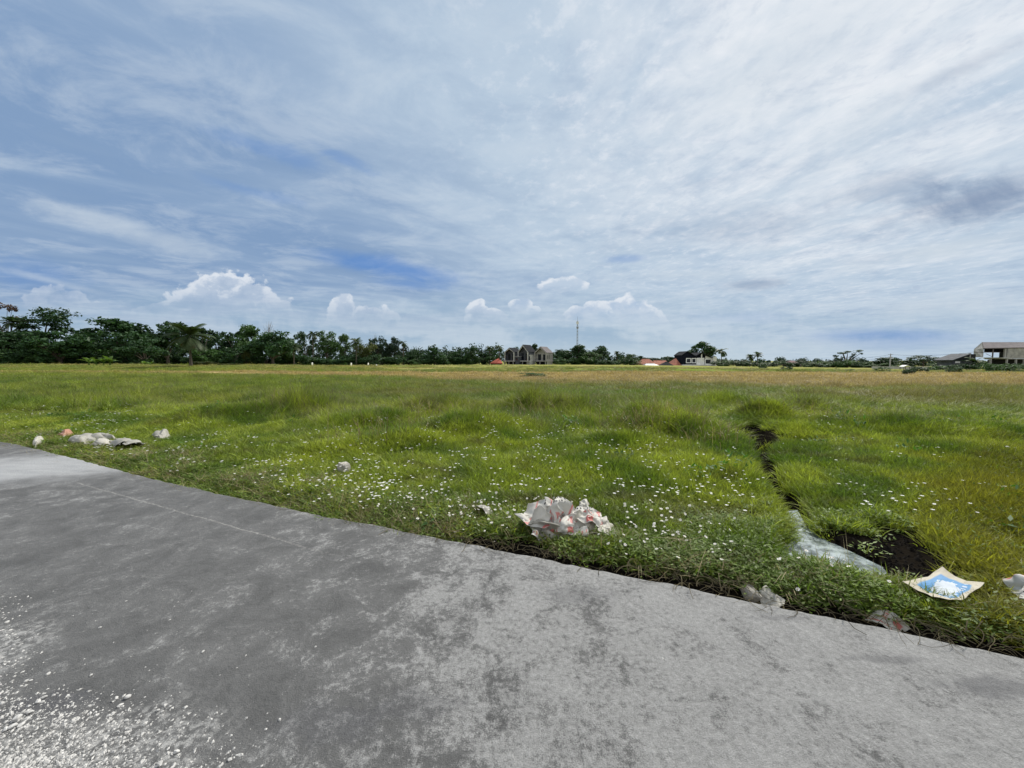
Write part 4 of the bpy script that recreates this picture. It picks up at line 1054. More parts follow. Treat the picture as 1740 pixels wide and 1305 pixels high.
# left belt, near to far; (kind, pixel x, top pixel, distance, width in pixels, label)
TREES = [
 ('layered', 16, 515, 92, 62, 'sparse tree with thin reddish layers, tallest at the left edge of the picture'),
 ('umbrella', 78, 520, 90, 96, 'flat-topped dark tree in layers with a long drooping right shoulder'),
 ('dome', 212, 536, 92, 100, 'broad dark dome-shaped tree, widest of the left belt, right of the sky gap'),
 ('dome', 286, 543, 96, 70, 'rounded dark tree between the broad dome and the coconut palm'),
 ('domemid', 150, 557, 96, 62, 'low wide dark crown filling the dip left of the broad dome tree'),
 ('dome', 40, 556, 86, 90, 'dense dark tree beneath the layered trees at the left edge'),
 ('dome', 105, 560, 84, 80, 'dense dark tree beneath the drooping shoulder of the flat-topped tree'),
 ('dome', -25, 552, 84, 80, 'dark tree cut off by the left edge of the picture'),
 ('dome', 248, 572, 86, 62, 'short dark tree in front of the broad dome tree'),
 ('loose', 346, 553, 104, 52, 'airy tree rising directly behind the coconut palm'),
 ('loose', 372, 562, 112, 40, 'thin see-through tree just right of the coconut palm'),
 ('loose', 402, 558, 112, 50, 'dark uneven tree left of the big mid-green crown'),
 ('tall', 432, 549, 112, 56, 'tall mid-green tree with a bare tree rising behind it'),
 ('dome', 464, 560, 108, 66, 'dark rounded tree on the right shoulder of the tall mid-green one'),
 ('low', 398, 584, 104, 60, 'bushy low dark tree right of the palm at the field edge'),
 ('domemid', 350, 590, 100, 52, 'bushy mid-green low tree right behind the palm trunk'),
 ('lowlight', 420, 588, 106, 16, 'small narrow olive-brown tree standing before the dark crowns'),
 ('domemid', 487, 574, 116, 36, 'small tree at the right end of the left belt before the sky gap'),
 ('loose', 520, 561, 128, 36, 'tall dark tree right of the sky gap, beside a thin palm'),
 ('tall', 556, 561, 130, 44, 'bushy tall tree between two thin palms in the middle left'),
 ('tall', 582, 566, 134, 34, 'pale feathery tree left of the small palm'),
 ('olive', 622, 580, 132, 38, 'rounded olive-yellow tree standing out from the dark ones'),
 ('looseblue', 646, 569, 140, 34, 'left one of the clump of three tall bluish dark trees'),
 ('looseblue', 663, 570, 142, 34, 'middle one of the clump of three tall bluish dark trees'),
 ('looseblue', 678, 573, 140, 30, 'right one of the clump of three tall bluish dark trees'),
 ('dome', 702, 592, 140, 38, 'low dark tree left of the triangular tree'),
 ('cone', 738, 583, 140, 48, 'dark triangular tree with a sloping right side'),
 ('dome', 772, 596, 145, 30, 'small round dark tree right of the triangular tree'),
 ('loose', 797, 588, 146, 40, 'open-crowned tree left of the red hut'),
 ('dome', 822, 598, 148, 34, 'small dark tree just behind the red-roofed hut on its left'),
 ('loose', 838, 590, 160, 24, 'thin ragged tree over the red-roofed hut'),
 ('dome', 872, 588, 185, 26, 'round tree top showing between the first and second gabled house'),
 ('dome', 906, 582, 190, 26, 'round tree top behind the tallest gabled house'),
 ('dome', 930, 592, 188, 30, 'dark tree top behind the bare concrete gabled house'),
 ('dome', 952, 592, 168, 36, 'dark tree directly right of the bare concrete gabled house'),
 ('dome', 980, 584, 165, 50, 'wide dark tree at the foot of the telecom tower'),
 ('dome', 1018, 586, 172, 32, 'tall oval dark tree right of the telecom tower'),
 ('domemid', 1000, 598, 160, 40, 'bushy low tree between the telecom tower and the oval tree'),
 ('domemid', 1071, 601, 175, 24, 'pointed mid-green tree left of the orange roofs'),
 ('dome', 1087, 604, 185, 24, 'low dark tree touching the leftmost orange roof'),
 ('dome', 1112, 607, 200, 34, 'dark low tree showing above the leftmost orange roof'),
 ('dome', 1140, 605, 200, 28, 'round tree top above the right orange roof'),
 ('dome', 1195, 579, 200, 44, 'big dark tree rising behind the black and white house'),
 ('domemid', 1230, 610, 180, 28, 'low tree just right of the black and white house'),
 ('looseblue', 1251, 613, 190, 26, 'low bluish tree between two palms right of the white house'),
 ('dome', 1305, 615, 190, 24, 'low rounded tree right of the pair of palms'),
 ('looseblue', 1334, 611, 190, 28, 'round bluish tree left of the pinkish roof'),
 ('looseblue', 1366, 611, 192, 24, 'round bluish tree right of the pinkish roof'),
 ('domemid', 1401, 614, 175, 34, 'low spreading green tree left of the vase-shaped tree'),
 ('vase', 1437, 594, 150, 50, 'vase-shaped tree with open leaning limbs and flat crowns'),
 ('lowmid', 1438, 610, 146, 28, 'green bush at the foot of the vase-shaped tree'),
 ('looseblue', 1462, 615, 165, 24, 'low bluish tree between the vase-shaped tree and the grey pole'),
 ('dome', 1506, 606, 150, 46, 'broad dark tree behind the grey power pole'),
 ('dome', 1540, 611, 150, 30, 'low dark tree between the power pole and the flat-topped tree on the right'),
 ('umbrella', 1568, 603, 146, 48, 'flat-topped spreading tree left of the dark lean-to roof'),
 ('domemid', 1600, 616, 135, 34, 'low dark tree at the tip of the lean-to roof'),
]
for i, (kd, px, top, D, w, lab) in enumerate(TREES): place(kd, px, top, D, w*(1.22 if kd.startswith('dome') else 1.12), lab, 'tree', 'tree', var=i)
x, zb = base_z(458, 118); rt = empty('bare_tree', (x, 118, zb), 0, (46/F*118, 46/F*118, CAMZ+(HZ-546)/F*118-zb)); tagged(rt, 'leafless pale tree with fine twigs behind the dark crowns', 'tree'); link('trunk', BARE, rt)
x, zb = base_z(637, 150); rt = empty('bare_tree', (x, 150, zb), 1, (18/F*150, 18/F*150, CAMZ+(HZ-566)/F*150-zb)); tagged(rt, 'thin leafless tree beside the olive-yellow tree', 'tree'); link('trunk', BARE, rt)
# palms
palm(325, 549, 66, 80, 'coconut palm with brown hanging fronds standing alone before the left belt of trees', 0, brown=True, ccentre=571)
palm(25, 538, 88, 34, 'dark palm crown under the sparse layered tree at the far left', 1)
palm(533, 560, 124, 26, 'thin palm poking up beside the tall dark tree after the sky gap', 2)
palm(500, 580, 112, 30, 'drooping palm at the right end of the left belt', 1)
palm(606, 573, 126, 26, 'small palm with a pale sky gap beneath, left of the olive-yellow tree', 0)
palm(686, 577, 134, 18, 'thin palm on the right side of the three bluish trees', 2)
palm(832, 587, 150, 18, 'left one of two thin palms over the red-roofed hut', 1)
palm(849, 584, 152, 20, 'right one of two thin palms over the red-roofed hut', 2)
palm(1048, 596, 170, 14, 'short palm in the sky gap left of the orange roofs', 0)
palm(1162, 596, 186, 18, 'dead-looking palm top at the left corner of the black and white house', 2, brown=True)
palm(1225, 586, 168, 26, 'slim palm with a star-like crown alone against the sky by the white house', 2, ccentre=597)
palm(1263, 610, 170, 14, 'smallest palm, low among bushes left of the pair of palms', 1)
palm(1274, 601, 168, 18, 'left and shorter one of the pair of palms', 0)
palm(1286, 597, 166, 20, 'right and taller one of the pair of palms', 1)
palm(1655, 606, 96, 30, 'low palm in front of the unfinished concrete building', 1)
# bananas
def banana_me(seed, n=9):
    r = np.random.default_rng(seed); Q = []; S = []
    for i in range(n):
        az = i*2.4+r.normal(0, .2); e = r.uniform(.6, 1.35); L = r.uniform(.8, 1.1); N = 6; p = np.array([r.normal(0,.06), r.normal(0,.06), .35]); sh = r.uniform(.6, 1.4)
        for k_ in range(N):
            d = np.array([math.cos(az)*math.cos(e), math.sin(az)*math.cos(e), math.sin(e)]); q = p+d*L/N; e -= .22; sd = np.array([-math.sin(az), math.cos(az), .1])
            w0 = .17*math.sin(math.pi*min(1, (k_+.25)/(N+.3))); w1 = .17*math.sin(math.pi*min(1, (k_+1.25)/(N+.3)))
            Q.append([p-sd*w0, p, q, q-sd*w1]); S.append(sh); Q.append([p, p+sd*w0, q+sd*w1, q]); S.append(sh*.8); p = q
    return quads_mesh('leaves', np.array(Q), 'leaf_light', np.array(S))
BAN = [banana_me(1), banana_me(2)]
BST = MB(); BST.tube([(0,0,0),(0,0,.45)], [.08,.05], 7); bst = raw('stem', (BST.v, BST.f), 'flower_stem')
for i, (px, D, hh, lab) in enumerate([(152,70,2.3,'bright banana plant at the left end of the banana clump'),(164,69,2.0,'short banana plant second from the left in the clump'),(177,70,2.2,'banana plant in the middle right of the clump'),(188,71,2.5,'tallest banana plant with ragged leaves at the right end of the clump'),
                                (247,71,1.4,'small pale banana plant standing alone between the clump and the palm'),(258,72,1.2,'low banana plant next to the small pale one')]):
    x, zb = base_z(px, D); rt = empty('banana_plant', (x, D, zb), i*1.7, (hh*.75, hh*.75, hh*.8)); tagged(rt, lab, 'banana plant', 'banana plants at the edge of the left belt'); link('leaves', BAN[i % 2], rt); link('stem', bst, rt)
# undergrowth shrubs, each its own plant
SH = random.Random(12)
def shrub(kd, px, D, hm, wm, label, group=None, name='shrub'):
    x, zb = base_z(px, D); rt = empty(name, (x, D, zb-.08*hm), SH.uniform(0, 6.28), (wm, wm, hm)); tagged(rt, label, 'shrub', group)
    c, tr = PK[kd][SH.randint(0, 1)]; link('crown', c, rt); link('trunk', tr, rt)
u0 = 'dark shrubs at the foot of the trees'
for i in range(26): shrub(['low','lowmid'][i % 2], -20+i*13+SH.uniform(-5,5), 79+SH.uniform(-2,3)+i*.9, SH.uniform(3.0,5.6), SH.uniform(5,8), 'dark shrub filling the foot of the left tree belt, merged with its neighbours', u0)
for i in range(32): shrub(['low','lowmid','low'][i % 3], 330+i*15.2+SH.uniform(-5,5), 100+i*1.45+SH.uniform(-2,3), SH.uniform(2.4,4.6), SH.uniform(6,9), 'dark shrub in the hedge line under the middle trees', u0)
for i in range(12): shrub(['low','lowmid'][i % 2], 945+i*12+SH.uniform(-4,4), 158+SH.uniform(-2,3), SH.uniform(2.2,4.2), SH.uniform(5,7), 'dark shrub in the row right of the gabled houses', u0)
for i in range(22): shrub(['low','lowmid'][i % 2], 1220+i*14+SH.uniform(-4,4), 158-i*.6+SH.uniform(-3,3), SH.uniform(1.6,3.0), SH.uniform(5,8), 'low bluish-green shrub in the far row right of the white house', u0)
for i in range(9): shrub(['lowmid','low'][i % 2], 1585+i*20+SH.uniform(-4,4), 92+SH.uniform(-3,4), SH.uniform(1.4,2.6), SH.uniform(3.5,5.5), 'green shrub at the foot of the unfinished concrete building', u0)
FS = [(1336,60,1.0,2.0,'lone round shrub in the field left of the vase-shaped tree'),(1297,95,1.5,2.4,'small dark shrub in front of the pair of palms'),
      (1500,64,1.1,2.4,'wide low shrub at the foot of the grey power pole'),(1545,43,1.0,1.5,'nearest and darkest lone shrub in the right of the field'),
      (1561,60,1.25,2.4,'round shrub just behind the darkest lone shrub'),(1622,52,1.1,1.9,'lone dark shrub below the lean-to roof'),
      (1444,62,.5,1.5,'flattest small shrub below the vase-shaped tree'),(1420,78,.8,1.6,'small shrub at the foot of the thin pale pole'),
      (1686,66,1.9,3.0,'largest shrub in the right of the field, before the concrete building'),(1722,62,1.4,2.6,'dark shrub at the right edge of the picture'),
      (468,84,.8,1.8,'tuft-like green shrub on the bank right of the coconut palm')]
for (px, D, hm, wm, lab) in FS: shrub('low' if D < 62 else 'lowmid', px, D, hm, wm, lab)
for i, (px, D, hm, wm, lab) in enumerate([(905,38,.55,3.2,'dark green hummock of rank grass in the dry field below the gabled houses'),(345,70,1.1,5,'pale green bush on the bank right of the coconut palm trunk'),(385,72,.7,5,'low green bush trailing along the bank right of the palm')]): shrub('lowlight' if i else 'lowmid', px, D, hm, wm, lab)

# far wood that reads as one mass behind everything
def woodland():
    r = np.random.default_rng(3); L = []
    for px in range(-120, 1880, 9):
        if px < 510: D, hgt = 116, 10
        elif px < 860: D, hgt = 170, 9
        elif px < 1060: D, hgt = 196, 7.5
        else: D, hgt = 215, 4.6
        if 500 < px < 512: continue
        x = at(px, D); z = h1(x, D); hh = hgt*r.uniform(.55, 1.1); L.append((x, D+r.uniform(-3,3), z+hh*.42, D*.016*r.uniform(.8,1.5), 2.5, hh*.58))
    Q, S = leafcloud(L, 60000, .5, 4); tagged(link('distant_woodland', quads_mesh('distant_woodland', Q, 'leaf_blue', S)), 'far dark green woodland closing the horizon behind the trees', 'woodland', kind='stuff')
woodland()

# ------------------------------------------------------------------ buildings
simple('charcoal_tile', (.018,.021,.026), .9, .3, 2.5, spec=.1)
simple('fresh_concrete', (.38,.37,.35), .9, .22, 1.2, colr2=(.25,.245,.235))
simple('plaster_pale', (.46,.46,.44), .85, .12, 1.5)
simple('plaster_grey', (.075,.082,.095), .85, .25, 1.2)
simple('dark_glass', (.012,.016,.022), .15, .2, 1, spec=.6)
simple('black_wall', (.008,.010,.018), .8, .2, 1, spec=.1)
simple('white_paint', (.88,.88,.86), .6, .06, 1)
simple('orange_tile', (.38,.14,.085), .85, .25, 1.4, colr2=(.22,.08,.055))
simple('red_tile', (.50,.12,.08), .8, .15, 1.6)
simple('pink_tile', (.26,.17,.17), .85, .15, 1)
simple('brown_tile', (.155,.135,.138), .85, .2, 1.2, colr2=(.11,.098,.10))
simple('slate_roof', (.028,.03,.034), .9, .2, 1, spec=.1)
simple('void_dark', (.02,.02,.022), .9, .2, 1)  # near-black: painted shade of open floors and rooms, also cables and doors
simple('steel_grey', (.30,.31,.32), .5, .1, 3, metal=.4)
simple('tower_red', (.45,.12,.09), .6, .1, 3)
simple('pole_concrete', (.36,.35,.33), .85, .12, 2)

def gabled(px, D, Wm, L, eave, apex, plinth, yaw, label, matr, matw, matf, full=False):
    x, zb = base_z(px, D); rt = empty('gabled_house', (x, D, zb), R(yaw)); tagged(rt, label, 'house'); h = Wm/2; th = .32
    tan = (apex-eave)/h
    # portal frame round the open front
    for nm, y0, y1 in (('front_frame', 0, .5),):
        MB().prism([(-h,plinth+.3),(-h+th,plinth+.3),(-h+th,eave),(0,apex-th*1.2),(h-th,eave),(h-th,plinth+.3),(h,plinth+.3),(h,eave),(0,apex),(-h,eave)], y0, y1).build(nm, matf, rt)
    MB().prism([(-h,eave-.05),(0,apex-.05),(h,eave-.05),(h,eave-.25),(0,apex-.3),(-h,eave-.25)], L-.4, L-.05).build('rear_frame', 'plaster_pale', rt)
    # roof slabs and side walls
    m = MB(); o = .12
    m.prism([(-h-o,eave-o*tan+.05),(0,apex+.06),(0,apex+.24),(-h-o,eave-o*tan+.22)], .12, L-.15)
    m.prism([(h+o,eave-o*tan+.05),(h+o,eave-o*tan+.22),(0.002,apex+.24),(0.002,apex+.06)], .12, L-.15); m.build('roof', matr, rt)
    w = MB(); w.box(-h+.02, -h+.22, .5, L-.4, plinth+.3, eave); w.box(h-.22, h-.02, .5, L-.4, plinth+.3, eave); w.build('side_wall', matw, rt)
    w = MB(); w.prism([(-h+.24,plinth+.3),(h-.24,plinth+.3),(h-.24,eave-.05),(0,apex-.35),(-h+.24,eave-.05)], 1.5, 1.7); w.prism([(-h+.24,plinth+.3),(h-.24,plinth+.3),(h-.24,eave-.05),(0,apex-.35),(-h+.24,eave-.05)], L-.75, L-.55); w.build('gable_wall', matw, rt)
    MB().box(-h*.62, -h*.12, 1.44, 1.497, plinth+.5, eave-.5).build('window', 'dark_glass', rt); MB().box(h*.22, h*.6, 1.44, 1.497, plinth+.35, eave-.6).build('door', 'dark_glass', rt)
    MB().box(-h-.1, h+.3, -.7, L, plinth, plinth+.296).build('balcony_slab', 'plaster_pale' if not full else 'fresh_concrete', rt)
    for cx in (-h+.1, -.1, h-.35): MB().box(cx, cx+.28, -.3, .0, -.3, plinth-.003).build('column', 'fresh_concrete', rt)
    MB().box(-h+.3, h-.4, 1.6, L-.5, -.3, plinth-.003).build('ground_floor', 'void_dark', rt)  # solid dark box, painted shade of the open lower floor
    return rt, h
D = 158; s = D/F
rt1, _ = gabled(865, D, 4.7, 6.0, 5.0, 6.7, 1.25, -33, 'smallest of the dark gabled houses, at the left end of the row', 'charcoal_tile', 'plaster_grey', 'plaster_pale')
rt2, _ = gabled(888, D-1, 4.9, 6.6, 5.1, 7.9, 1.25, -33, 'tallest dark gabled house in the middle of the row', 'charcoal_tile', 'plaster_grey', 'plaster_pale')
rt3, h3 = gabled(917.5, D-2, 5.6, 6.2, 4.7, 7.1, 1.25, -33, 'unpainted pale concrete gabled house at the right end of the row', 'brown_tile', 'fresh_concrete', 'fresh_concrete', True)
m = MB(); h = h3
for k_ in range(5): y_ = .6+k_*1.12; MB().box(h+.003, h+.16, y_, y_+.18, -.3, 4.5).build('column', 'fresh_concrete', rt3)
MB().box(h-.02, h+.05, .6, 5.6, -.3, 1.2).build('side_wall', 'fresh_concrete', rt3)
for k_ in range(3): MB().box(h-.018, h+.012, 1.0+k_*1.5, 1.55+k_*1.5, 2.2, 3.8).build('window', 'void_dark', rt3)
for (px, lab, mt, z1) in ((878, 'grey stair block between the smallest and the tallest gabled house', 'plaster_grey', 3.2), (899, 'pale stair block between the tallest and the concrete gabled house', 'plaster_pale', 3.9)):
    x, zb = base_z(px, D); rt = empty('stair_block', (x, D-1.5, zb), R(-33)); tagged(rt, lab, 'building'); MB().box(-.8,.8,0,2.4,-.3,z1).build('wall', mt, rt)
    MB().box(-.35,.35,-.04,-.003,1.7,z1-.5).build('window', 'dark_glass', rt); MB().box(-.9,.9,-.1,2.5,z1+.003,z1+.12).build('roof', 'plaster_pale', rt)

def hip(px, D, wpx, ytop, yeave, ybase, depth, roofm, wallm, label, name='tiled_house', ridge=.45, skew=0, door=True):
    x, zb = base_z(px, D); rt = empty(name, (x, D, zb)); tagged(rt, label, 'house'); W_ = wpx/2/F*D; zt = CAMZ+(HZ-ytop)/F*D-zb; ze = CAMZ+(HZ-yeave)/F*D-zb; r_ = W_*ridge
    v = [(-W_,0,ze),(W_,0,ze),(W_,depth,ze),(-W_,depth,ze),(-r_+skew,depth/2,zt),(r_+skew,depth/2,zt),(-W_,0,ze-.15),(W_,0,ze-.15),(W_,depth,ze-.15),(-W_,depth,ze-.15)]
    mk('roof', v, [(0,1,5,4),(1,2,5),(2,3,4,5),(3,0,4),(0,6,7,1),(1,7,8,2),(2,8,9,3),(3,9,6,0),(9,8,7,6)], roofm, rt)
    MB().box(-W_*.86, W_*.86, .6, depth-.6, -.3, ze-.154).build('wall', wallm, rt)
    if door:
        MB().box(-W_*.5, -W_*.2, .55, .597, ze*.3, ze*.8).build('window', 'dark_glass', rt); MB().box(W_*.1, W_*.35, .55, .597, 0, ze*.85).build('door', 'void_dark', rt)
    mk('ridge_cap', [(-r_+skew-.1,depth/2-.12,zt-.02),(r_+skew+.1,depth/2-.12,zt-.02),(r_+skew+.1,depth/2+.12,zt-.02),(-r_+skew-.1,depth/2+.12,zt-.02),(-r_+skew-.1,depth/2,zt+.12),(r_+skew+.1,depth/2,zt+.12)], [(0,1,5,4),(2,3,4,5),(1,2,5),(3,0,4)], roofm, rt)
    return rt
hip(843, 150, 21, 609, 617, 621, 5, 'red_tile', 'black_wall', 'small hut with a bright red hipped roof left of the gabled houses', 'red_roofed_hut', .12, .9)
hip(1100, 172, 32, 610, 619, 624, 8, 'orange_tile', 'black_wall', 'orange-tiled house at the left end of the three orange roofs', ridge=.35, skew=.6)
hip(1126, 176, 28, 612.5, 620, 624, 8, 'orange_tile', 'black_wall', 'orange-tiled house in the middle of the three orange roofs', ridge=.75)
hip(1149, 170, 20, 609, 622, 625, 8, 'orange_tile', 'black_wall', 'steep orange-brown tiled house touching the black and white house', ridge=.1, skew=1.2)
hip(1134, 160, 26, 615, 622.5, 625, 5, 'slate_roof', 'black_wall', 'low dark purplish roof in front of the orange roofs', 'dark_roofed_shed', .15, .5, False)
hip(1108, 160, 24, 618, 621, 624, 5, 'steel_grey', 'black_wall', 'low grey sheet-metal shed in front of the leftmost orange roof', 'metal_shed', .6, 0, False)
hip(1353, 168, 20, 613, 620, 624, 6, 'pink_tile', 'plaster_grey', 'house with a dull pinkish roof between two round bluish trees', ridge=.4)
# black and white house
def white_house():
    D = 172; x, zb = base_z(1186.5, D); rt = empty('modern_house', (x, D, zb)); tagged(rt, 'two-storey black and white house with sharp gables and large white-framed windows', 'house')
    X = lambda p: (p-1186.5)/F*D
    Z = lambda p: CAMZ+(HZ-p)/F*D-zb
    MB().prism([(X(1158),Z(619.5)),(X(1182),Z(619.5)),(X(1182),Z(606.5)),(X(1166),Z(598)),(X(1158),Z(604))], 0, 8).build('left_gable', 'black_wall', rt)
    MB().prism([(X(1182),Z(619.5)),(X(1199),Z(619.5)),(X(1199),Z(604.5)),(X(1190),Z(600)),(X(1182),Z(604.5))], .8, 8).build('middle_gable', 'black_wall', rt)
    MB().prism([(X(1199.05),Z(619.5)),(X(1210),Z(619.5)),(X(1210),Z(608.5)),(X(1199.05),Z(604.8))], .5, 8).build('right_gable', 'white_paint', rt)
    for (a, b, c, d) in ((1157,604.2,1166,597.6),(1166,597.6,1183,606.8),(1182,604.7,1190,599.6),(1190,599.6,1200,605),(1199,604.6,1212,609)):
        MB().prism([(X(a),Z(b)),(X(a),Z(b)+.22),(X(c),Z(d)+.22),(X(c),Z(d))], -.5, 8.2).build('roof', 'slate_roof', rt)
    for (a, b, y_, t_, bt) in ((1165,1173.5,-.15,608.5,617),(1174.5,1182,-.15,608.5,617),(1184,1191,.65,609,618),(1198,1209,.35,610,619)):
        f = MB(); w = .30; x0, x1, z0, z1 = X(a), X(b), Z(bt), Z(t_)
        f.box(x0,x0+w,y_,y_+.148,z0,z1); f.box(x1-w,x1,y_,y_+.148,z0,z1); f.box(x0+w,x1-w,y_,y_+.148,z1-w,z1); f.box(x0+w,x1-w,y_,y_+.148,z0,z0+w)
        fr = f.build('window', 'white_paint', rt); MB().box(x0+w,x1-w,y_+.06,y_+.12,z0+w,z1-w).build('pane', 'dark_glass', fr)
    MB().box(X(1191.5),X(1193),.3,.75,Z(619.4),Z(601)).build('pillar', 'white_paint', rt)
    MB().box(X(1157),X(1182),-1.4,8,Z(621),Z(619.55)).build('balcony_slab', 'white_paint', rt); MB().box(X(1182.2),X(1210),-.6,8,Z(621),Z(619.55)).build('balcony_slab', 'white_paint', rt)
    MB().box(X(1210.1),X(1215.5),-.8,7,-.3,Z(606)).build('end_wall', 'white_paint', rt)
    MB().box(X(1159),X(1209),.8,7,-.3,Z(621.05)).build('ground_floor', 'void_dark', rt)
    MB().box(X(1184),X(1197.5),.62,.78,Z(619.4),Z(608)).build('front_wall', 'white_paint', rt)
    for p in (1158.5, 1166, 1181): MB().box(X(p),X(p)+.3,-1.1,-.8,-.3,Z(621.05)).build('column', 'white_paint', rt)
    MB().box(X(1165),X(1172),-.9,-.5,Z(623),Z(622)).build('wall_ledge', 'white_paint', rt)
white_house()
# unfinished concrete building at right
def concrete_building():
    D = 100; x, zb = base_z(1668, D); rt = empty('unfinished_building', (x, D, zb)); tagged(rt, 'unfinished grey concrete building with a long brown roof at the right edge', 'building')
    X = lambda p, d=0: (p-870)/F*(D+d)-x
    Z = lambda p, d=0: CAMZ+(HZ-p)/F*(D+d)-zb
    x0, x1 = X(1669), X(1790)
    # roof slope towards us, ridge behind
    mk('roof', [(X(1669),0,Z(591.5)),(x1,0,Z(589.5)),(x1,4,Z(581.5,4)),(X(1665,4),4,Z(581.5,4)),(X(1669),0,Z(592)-.12),(x1,0,Z(590)-.12),(x1,4,Z(581.5,4)-.25),(X(1665,4),4,Z(581.5,4)-.25),(X(1652,7),7,Z(593.6,7)),(x1,7,Z(593,7))],
       [(0,1,2,3),(4,7,6,5),(0,4,5,1),(3,2,9,8),(0,3,7,4),(1,5,6,2)], 'brown_tile', rt)
    g = MB(); g.v += [(X(1669)-.02,.2,Z(592)),(X(1669)-.02,.2,Z(607)),(X(1652,7),7,Z(607,7)),(X(1652,7),7,Z(594,7)),(X(1664.5,4),4,Z(582.2,4)),(X(1669)+.2,.2,Z(592)),(X(1669)+.2,.2,Z(607)),(X(1652,7)+.22,7,Z(607,7)),(X(1652,7)+.22,7,Z(594,7)),(X(1664.5,4)+.22,4,Z(582.2,4))]
    g.f += [(0,1,2,3,4),(9,8,7,6,5),(0,5,6,1),(1,6,7,2),(2,7,8,3)]
    mk('gable_wall', g.v, g.f, 'fresh_concrete', rt)
    MB().box(X(1710), x1, .1, .32, Z(609), Z(590.8)).build('front_wall', 'fresh_concrete', rt)
    MB().box(X(1697,5.6), X(1709.5,5.6), 5.6, 5.8, Z(608), Z(591)).build('inner_wall', 'plaster_grey', rt)
    MB().box(X(1671,5.2), X(1709,5.2), 5.2, 5.4, Z(598), Z(590.5)).build('room_shade', 'void_dark', rt)  # dark panel painted as the shade inside the open room
    MB().box(X(1669,4), X(1711), -.3, 4, Z(609.2), Z(607.3)).build('floor_slab', 'plaster_pale', rt)
    MB().box(X(1711.1), x1, .0, 5, Z(610.4), Z(609.2)).build('floor_slab', 'fresh_concrete', rt)
    for p in (1681, 1708.5, 1724, 1738): MB().box(X(p), X(p)+.3, -.1, .2, -.3, Z(610.5 if p > 1711 else 609.25)).build('column', 'fresh_concrete', rt)
    MB().box(X(1706.5), X(1709.5), .2, .5, Z(607.25), Z(591.8)).build('column', 'fresh_concrete', rt)
    MB().box(X(1687.2), X(1688.4), .3, .5, Z(607.25), Z(592)).build('column', 'brown_tile', rt)
    MB().box(X(1653), X(1697), -.05, .06, Z(599.2), Z(598.3)).build('rail', 'brown_tile', rt)
    m = MB(); m.tube([(X(1674),.15,Z(601)),(X(1687),.15,Z(607))], .05, 5); m.build('brace', 'brown_tile', rt)
    MB().box(X(1683,3), x1, 3, 3.2, -.3, Z(609.4)).build('ground_wall', 'void_dark', rt)  # dark sheet painted as the shade behind the columns
    MB().box(X(1700), X(1703), 2.7, 2.9, -.1, Z(611)).build('door', 'plaster_grey', rt)
    D2 = 98; x2, zb2 = base_z(1635, D2); r2 = empty('lean_to_house', (x2, D2, zb2)); tagged(r2, 'low dark-roofed lean-to against the left side of the concrete building', 'building')
    X2 = lambda p: (p-870)/F*D2-x2
    Z2 = lambda p: CAMZ+(HZ-p)/F*D2-zb2
    MB().prism([(X2(1616),Z2(612.5)),(X2(1656),Z2(612)),(X2(1656),Z2(602)),(X2(1646),Z2(601.5))], 0, 4).build('roof', 'slate_roof', r2)
    MB().prism([(X2(1615),Z2(612.6)),(X2(1646),Z2(601.3)),(X2(1646),Z2(600.6)),(X2(1615),Z2(611.6))], -.3, 4.2).build('eave_board', 'plaster_grey', r2)
    MB().box(X2(1619), X2(1655), .3, 3.8, -.3, Z2(612.7)).build('wall', 'plaster_grey', r2)
    MB().box(X2(1645.3), X2(1646.6), -.12, .28, Z2(612), Z2(600)).build('pillar', 'fresh_concrete', r2)
    MB().box(X2(1624), X2(1632), .24, .297, Z2(617), Z2(614)).build('window', 'white_paint', r2)
concrete_building()
# telecom tower: lattice mast
def tower():
    D = 400; x, _ = base_z(980.5, D); zb = -1.4; rt = empty('telecom_tower', (x, D, zb)); tagged(rt, 'thin grey lattice telecom tower rising above the trees behind the gabled houses', 'tower')
    H = CAMZ+(HZ-538)/F*D-zb; m = MB(); w0, w1 = 1.1, .55
    for i in range(4):
        a = i*math.pi/2+.5; m.tube([(w0*math.cos(a), w0*math.sin(a), 0), (w1*math.cos(a), w1*math.sin(a), H*.9)], .16, 4)
    N = 14
    for k_ in range(N):
        for i in range(4):
            f0, f1 = k_/N, (k_+1)/N; a, b = i*math.pi/2+.5, (i+1)*math.pi/2+.5; r0 = w0+(w1-w0)*f0; r1 = w0+(w1-w0)*f1
            m.tube([(r0*math.cos(a), r0*math.sin(a), H*.9*f0), (r1*math.cos(b), r1*math.sin(b), H*.9*f1)], .09, 3)
    m.build('mast', 'steel_grey', rt)
    MB().tube([(0,0,H*.88),(0,0,H)], [.14,.08], 5).build('lightning_rod', 'steel_grey', rt)
    for i in range(3):
        a = i*2.1+.4; MB().box(-.28,.28,-.15,.15,-1.4,1.4).build('antenna', 'white_paint', rt).location = (1.1*math.cos(a), 1.1*math.sin(a), H*.86)
        MB().box(-.22,.22,-.12,.12,-1,1).build('antenna', 'steel_grey', rt).location = (1.0*math.cos(a+1), 1.0*math.sin(a+1), H*.76)
tower()
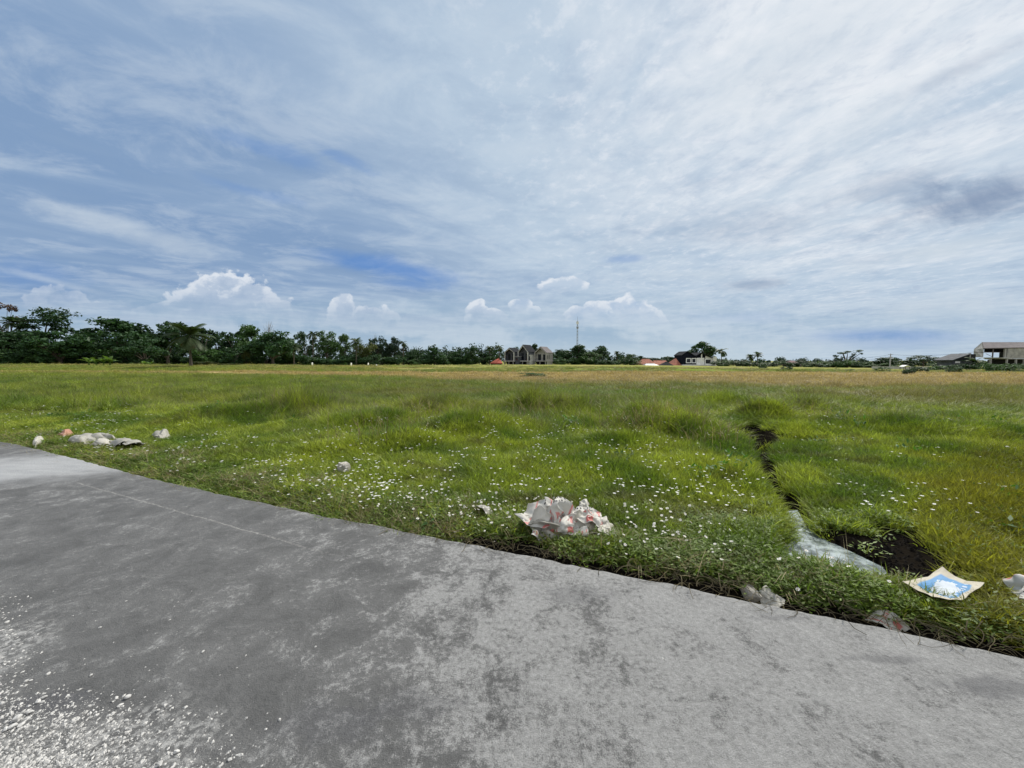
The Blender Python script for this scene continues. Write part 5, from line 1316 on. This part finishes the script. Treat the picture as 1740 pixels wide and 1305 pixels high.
def pole(px, top, D, rad, label, arms=2):
    x, zb = base_z(px, D); H = CAMZ+(HZ-top)/F*D-zb; rt = empty('power_pole', (x, D, zb)); tagged(rt, label, 'pole')
    MB().tube([(0,0,-.2),(0,0,H)], [rad*1.3, rad*.8], 8).build('shaft', 'pole_concrete', rt, True)
    for k_ in range(arms):
        z_ = H-.35-.75*k_; MB().box(-.7,.7,-.06,.06,z_,z_+.1).build('crossarm', 'steel_grey', rt)
        for q in (-.6, 0.25, .6): MB().tube([(q,0,z_+.1),(q,0,z_+.3)], [.04,.03], 5).build('insulator', 'white_paint', rt)
    return Vector((x, D, zb+H-.25))
p1 = pole(1511.5, 601, 118, .15, 'grey power pole with crossarms standing before the broad dark tree on the right')
p2 = pole(1416, 609, 150, .11, 'thin pale pole beside the vase-shaped tree', 1)
def wire(a, b, label, sag=.6):
    m = MB(); N = 10; m.tube([tuple(a.lerp(b, i/N)-Vector((0,0,sag*4*(i/N)*(1-i/N)))) for i in range(N+1)], .025, 4); tagged(m.build('power_line', 'void_dark'), label, 'cable')
wire(p1, p2+Vector((0,0,.2)), 'upper power cable strung between the grey pole and the thin pale pole')
wire(p1-Vector((0,0,.75)), p2-Vector((0,0,.5)), 'lower power cable strung between the grey pole and the thin pale pole')
p3 = Vector((at(1655, 99), 99, CAMZ+(HZ-598)/F*99)); wire(p1, p3, 'power cable running from the grey pole to the concrete building')
# low wall, shelter, field posts
x, zb = base_z(1530, 122); rt = empty('garden_wall', (x, 122, zb)); tagged(rt, 'low pale wall behind the grey power pole', 'wall'); MB().box(-9,9,0,.25,-.2,.75).build('wall_body', 'plaster_pale', rt); MB().box(-9.1,9.1,-.05,.3,.753,.85).build('coping', 'fresh_concrete', rt)
x, zb = base_z(1541, 112); rt = empty('field_shelter', (x, 112, zb)); tagged(rt, 'tiny white-roofed shelter right of the grey power pole', 'shelter'); MB().prism([(-1,.85),(0,1.25),(1,.85),(1,.95),(0,1.36),(-1,.95)],0,1.4).build('roof', 'white_paint', rt)
for a in (-.85,.75):
    for b in (.1,1.2): MB().box(a,a+.1,b,b+.1,-.1,.86).build('leg', 'bark', rt)
for (px, D, hh, lab) in ((531, 103, .8, 'short white post at the field edge below the thin palm'),(597, 105, .7, 'white post at the field edge left of the olive-yellow tree'),(626, 106, .75, 'white post at the field edge below the olive-yellow tree'),(640, 96, .35, 'lowest white post in the middle distance')):
    x, zb = base_z(px, D); m = MB(); m.box(-.14,.14,-.14,.14,-.1,hh); m.prism([(-.19,hh+.003),(.19,hh+.003),(0,hh+.2)],-.19,.19); tagged(m.build('marker_post', 'white_paint'), lab, 'post').location = (x, D, zb)
# low bund of earth and grass where terraces step
